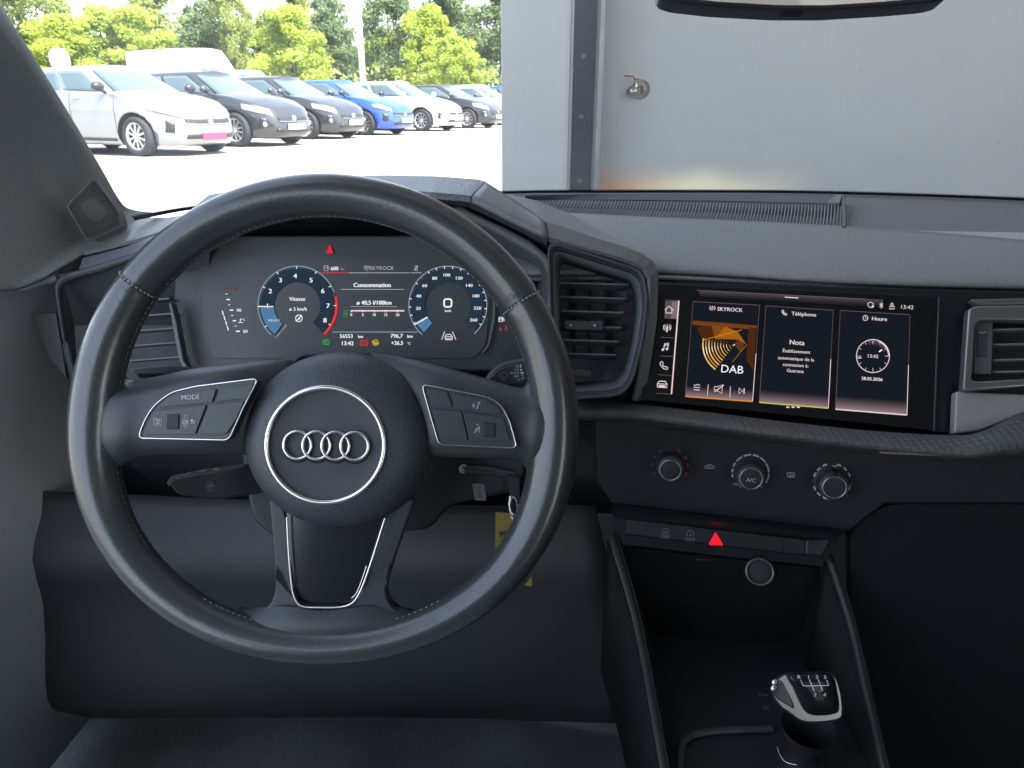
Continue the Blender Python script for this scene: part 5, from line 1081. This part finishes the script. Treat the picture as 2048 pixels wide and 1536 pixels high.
def pil(x, y, lift=0):   # bilinear depth on the pillar foot
    d = .79 + (x - 137) * .00085 - (y - 412) * .00006; return at(x, y, d - .0175 - lift)
tw = MB(); tw.prism([pil(*p) for p in rnd([(188, 360), (233, 424), (238, 450), (176, 479), (137, 413)], 6)], cF * .02); tw.build('tweeter_grille', mat('tweeter', (.20, .205, .21), .7), ap)
tr = MB()
for i in range(27):
    y0 = 366 + i * 4.1; 
    # clip each rib to the grille outline
    xs = []
    P = [(188, 360), (233, 424), (238, 450), (176, 479), (137, 413)]
    for k in range(5):
        (xa, ya), (xb, yb) = P[k], P[(k + 1) % 5]; sl_ = .10
        fa, fb = ya + sl_ * (xa - 180) - y0, yb + sl_ * (xb - 180) - y0
        if fa * fb < 0: t = fa / (fa - fb); xs.append(xa + (xb - xa) * t)
    if len(xs) == 2:
        x0, x1 = sorted(xs); n_ = max(2, int((x1 - x0) / 4))
        for j in range(n_):
            xa = x0 + (x1 - x0) * j / n_; xb = x0 + (x1 - x0) * (j + .6) / n_
            tr.add([pil(xa, y0 - .1 * (xa - 180), .0012), pil(xb, y0 - .1 * (xb - 180), .0012), pil(xb, y0 - .1 * (xb - 180) + 2.0, .0012), pil(xa, y0 - .1 * (xa - 180) + 2.0, .0012)], [[0, 1, 2, 3]], 0, False)
tr.build('grille_pattern', mat('tweeter_hole', (.022, .024, .026), .8), ap)
MB().tube([pil(x, y, .0008) for x, y in rnd([(187, 357), (236, 424), (241, 452), (176, 483), (134, 412)], 8)], .0008, 6, closed=True).build('grille_surround', mat('tw_rim', (.21, .22, .225), .6), ap)
# windscreen glass and its dotted edge
ws = thing('windscreen', Vector((.2, .8, 1.05)), 'clear windscreen glass in front of the dashboard', 'windscreen')
bp0 = [atz(270, 441, .84), atz(420, 415, .832), atz(700, 392, .83), atz(1000, 388, .83), atz(1140, 386, .83), atz(1600, 387, .83), atz(2048, 402, .83), atz(2400, 425, .83)]
tp0 = [Vector((x, .42 - abs(x - .2) ** 2 * .12, 1.27)) for x in (-.40, -.32, -.2, -.05, .05, .35, .66, .84)]
MB().grid([[a.lerp(b, t) + Vector((0, 0, .02 * sin(pi * t))) for a, b in zip(spl(bp0, 4), spl(tp0, 4))] for t in (0, .15, .3, .45, .6, .75, .9, 1)]).build('glass', glassmat('windscreen_glass', (.95, .97, .96), dust=.062), ws)
FRIT = mat('frit', (.012, .013, .015), .5)
fb = MB(); bs = spl(bp0, 40); ts = spl(tp0, 40)
fb.grid([bs, [a.lerp(b, .012) for a, b in zip(bs, ts)]], 0, False)
acc = 0
for i in range(len(bs) - 1):
    for j in range(3):
        a = bs[i].lerp(bs[i + 1], .15 + .33 * j); b2 = bs[i].lerp(bs[i + 1], .33 + .33 * j); ta = ts[i]; 
        fb.add([a.lerp(ta, .012), b2.lerp(ta, .012), b2.lerp(ta, .0165), a.lerp(ta, .0165)], [[0, 1, 2, 3]], 0, False)
fb.build('edge_band', FRIT, ws)
# mirror
rm = thing('rear_view_mirror', at(1610, -60, .6), 'black framed rear-view mirror at the top edge of the windscreen', 'mirror')
mo = [(1300, -200), (1320, -8), (1350, 2), (1430, 11), (1560, 18), (1660, 18), (1790, 10), (1870, 3), (1900, -6), (1925, -200)]
MB().prism([at(x, y, .60) for x, y in rnd(mo, 12, 4)], cF * .022).build('housing', mat('mirror_case', (.02, .024, .034), .35), rm, bevel=.004)
MB().prism([at(1610 + (x - 1610) * .975, y - 8, .598) for x, y in rnd(mo, 12, 4)], cF * .004).build('glass', mat('mirror_glass', (.8, .8, .8), .02, 1), rm)
pp([(1560, 12), (1612, 12), (1610, 22), (1564, 22)], .603, .01, 'mirror_tab', BLACK, rm, .001, 2)
# door, roof, floor, side structure
dr = thing('door_trim', Vector((-.54, .7, .6)), 'grey front end of the driver door trim at the far left', 'door trim')
dm = mat('door_trim', (.42, .44, .45), .7, bump=('noise', 900, .25), var=.08, vscale=4)
MB().grid(spr([[Vector((-.56, .50, .83)), Vector((-.545, .62, .83)), Vector((-.50, .86, .84))],
           [Vector((-.545, .50, .80)), Vector((-.525, .62, .80)), Vector((-.485, .86, .80))],
           [Vector((-.56, .50, .62)), Vector((-.545, .62, .62)), Vector((-.50, .86, .62))],
           [Vector((-.53, .50, .50)), Vector((-.52, .62, .50)), Vector((-.49, .86, .50))],
           [Vector((-.58, .50, .20)), Vector((-.58, .62, .20)), Vector((-.56, .86, .20))]], 3)).build('panel', dm, dr, solid=.006)
MB().tube([at(-80, 606, .74), at(2, 587, .755), at(60, 571, .765), at(112, 556, .775)], [(.004, .004)] * 4, 8).build('sill_ledge', mat('sill_ledge', (.45, .46, .47), .4), dr)
rfc = thing('car_roof', Vector((.2, -.3, 1.3)), 'pale grey headliner of the car, above the picture', 'car roof')
MB().grid(spr([[Vector((x, .40 - abs(x - .2) ** 2 * .12, 1.27)), Vector((x * .98, .1, 1.33)), Vector((x * .98, -.6, 1.35)), Vector((x * .95, -1.6, 1.28))] for x in (-.46, -.1, .2, .5, .86)], 3)).build('headliner', mat('headliner', (.42, .42, .40), .95), rfc, solid=.02)
pd = thing('passenger_door', Vector((1.0, .3, .6)), 'dark passenger door panel beyond the right edge, closed up to the roof to block light', 'door')
MB().grid([[Vector((1.0, y, z)) for y in (-.9, 0, .9)] for z in (1.30, .6, .2)], 0, False).build('panel', DARK, pd, solid=.01)  # unseen door carried up to the roof to keep side light out
fl = thing('car_floor', Vector((.2, .3, .2)), 'dark carpeted footwell under the dashboard', 'car floor')
MB().grid([[Vector((-.6, -.6, .16)), Vector((1.0, -.6, .16))], [Vector((-.6, .9, .16)), Vector((1.0, .9, .16))], [Vector((-.6, 1.15, .40)), Vector((1.0, 1.15, .40))], [Vector((-.6, 1.18, .80)), Vector((1.0, 1.18, .80))]], 0, False).build('carpet', CARP, fl, solid=.01)
rr = thing('rear_light_block', Vector((.2, -1.6, .8)), 'added dark panel closing the cabin behind the camera to block light', 'light blocker')
MB().grid([[Vector((-.62, -1.62, z)), Vector((1.02, -1.62, z))] for z in (.16, .8, 1.34)], 0, False).build('panel', FABD, rr, solid=.01)  # unseen panel added to keep light from the rear out of the cabin
pb = thing('knee_panel', at(500, 1120, .85), 'grey lower dash panel behind the bottom of the steering wheel', 'panel')
MB().grid(patch([[(-200, 980, .80), (150, 985, .82), (500, 1000, .82), (900, 1010, .80), (1190, 1010, .76)], [(-200, 1120, .78), (150, 1120, .80), (500, 1130, .81), (900, 1130, .79), (1215, 1120, .75)], [(-200, 1210, .80), (150, 1210, .83), (500, 1220, .84), (900, 1220, .82), (1240, 1220, .78)], [(-200, 1400, .86), (150, 1395, .88), (500, 1390, .89), (900, 1390, .88), (1270, 1400, .84)], [(-200, 1430, .93), (150, 1425, .95), (500, 1420, .96), (900, 1420, .95), (1275, 1430, .90)], [(-200, 1445, 1.05), (150, 1440, 1.06), (500, 1435, 1.06), (900, 1435, 1.06), (1280, 1445, 1.0)]], 4)).build('panel', mat('knee', (.026, .030, .034), .6, bump=('noise', 1200, .2)), pb, solid=.004)
# driver seat: cushion front and side bolsters at the bottom of the picture
se = thing('driver_seat', Vector((-.135, .2, .35)), 'grey fabric driver seat cushion along the bottom edge', 'seat')
def seat_sec(y, z, w=.26, bol=.045):
    return [Vector((-.145 + x * w, y - .09, z - .05 + bz)) for x, bz in ((-1.05, -.22), (-1.08, -.06), (-1.0, bol * .7), (-.86, bol), (-.68, bol * .35), (-.5, 0), (-.25, -.006), (0, -.007), (.25, -.006), (.5, 0), (.68, bol * .35), (.86, bol), (1.0, bol * .7), (1.08, -.06), (1.05, -.22))]
MB().grid(spr([seat_sec(.56, .27, .24, .01), seat_sec(.575, .37, .245, .015), seat_sec(.55, .41, .25, .025), seat_sec(.48, .425, .26, .035), seat_sec(.3, .41, .26, .05), seat_sec(0, .385, .26, .06), seat_sec(-.15, .37, .26, .06)], 3)).build('cushion', FABR, se)
MB().grid(spr([[Vector((-.135 + x, -.16 - (z - .4) * .35 + abs(x) * .12, z)) for x in (-.24, -.12, 0, .12, .24)] for z in (.36, .6, .8, .92)], 3)).build('backrest', FABD, se, solid=.08)
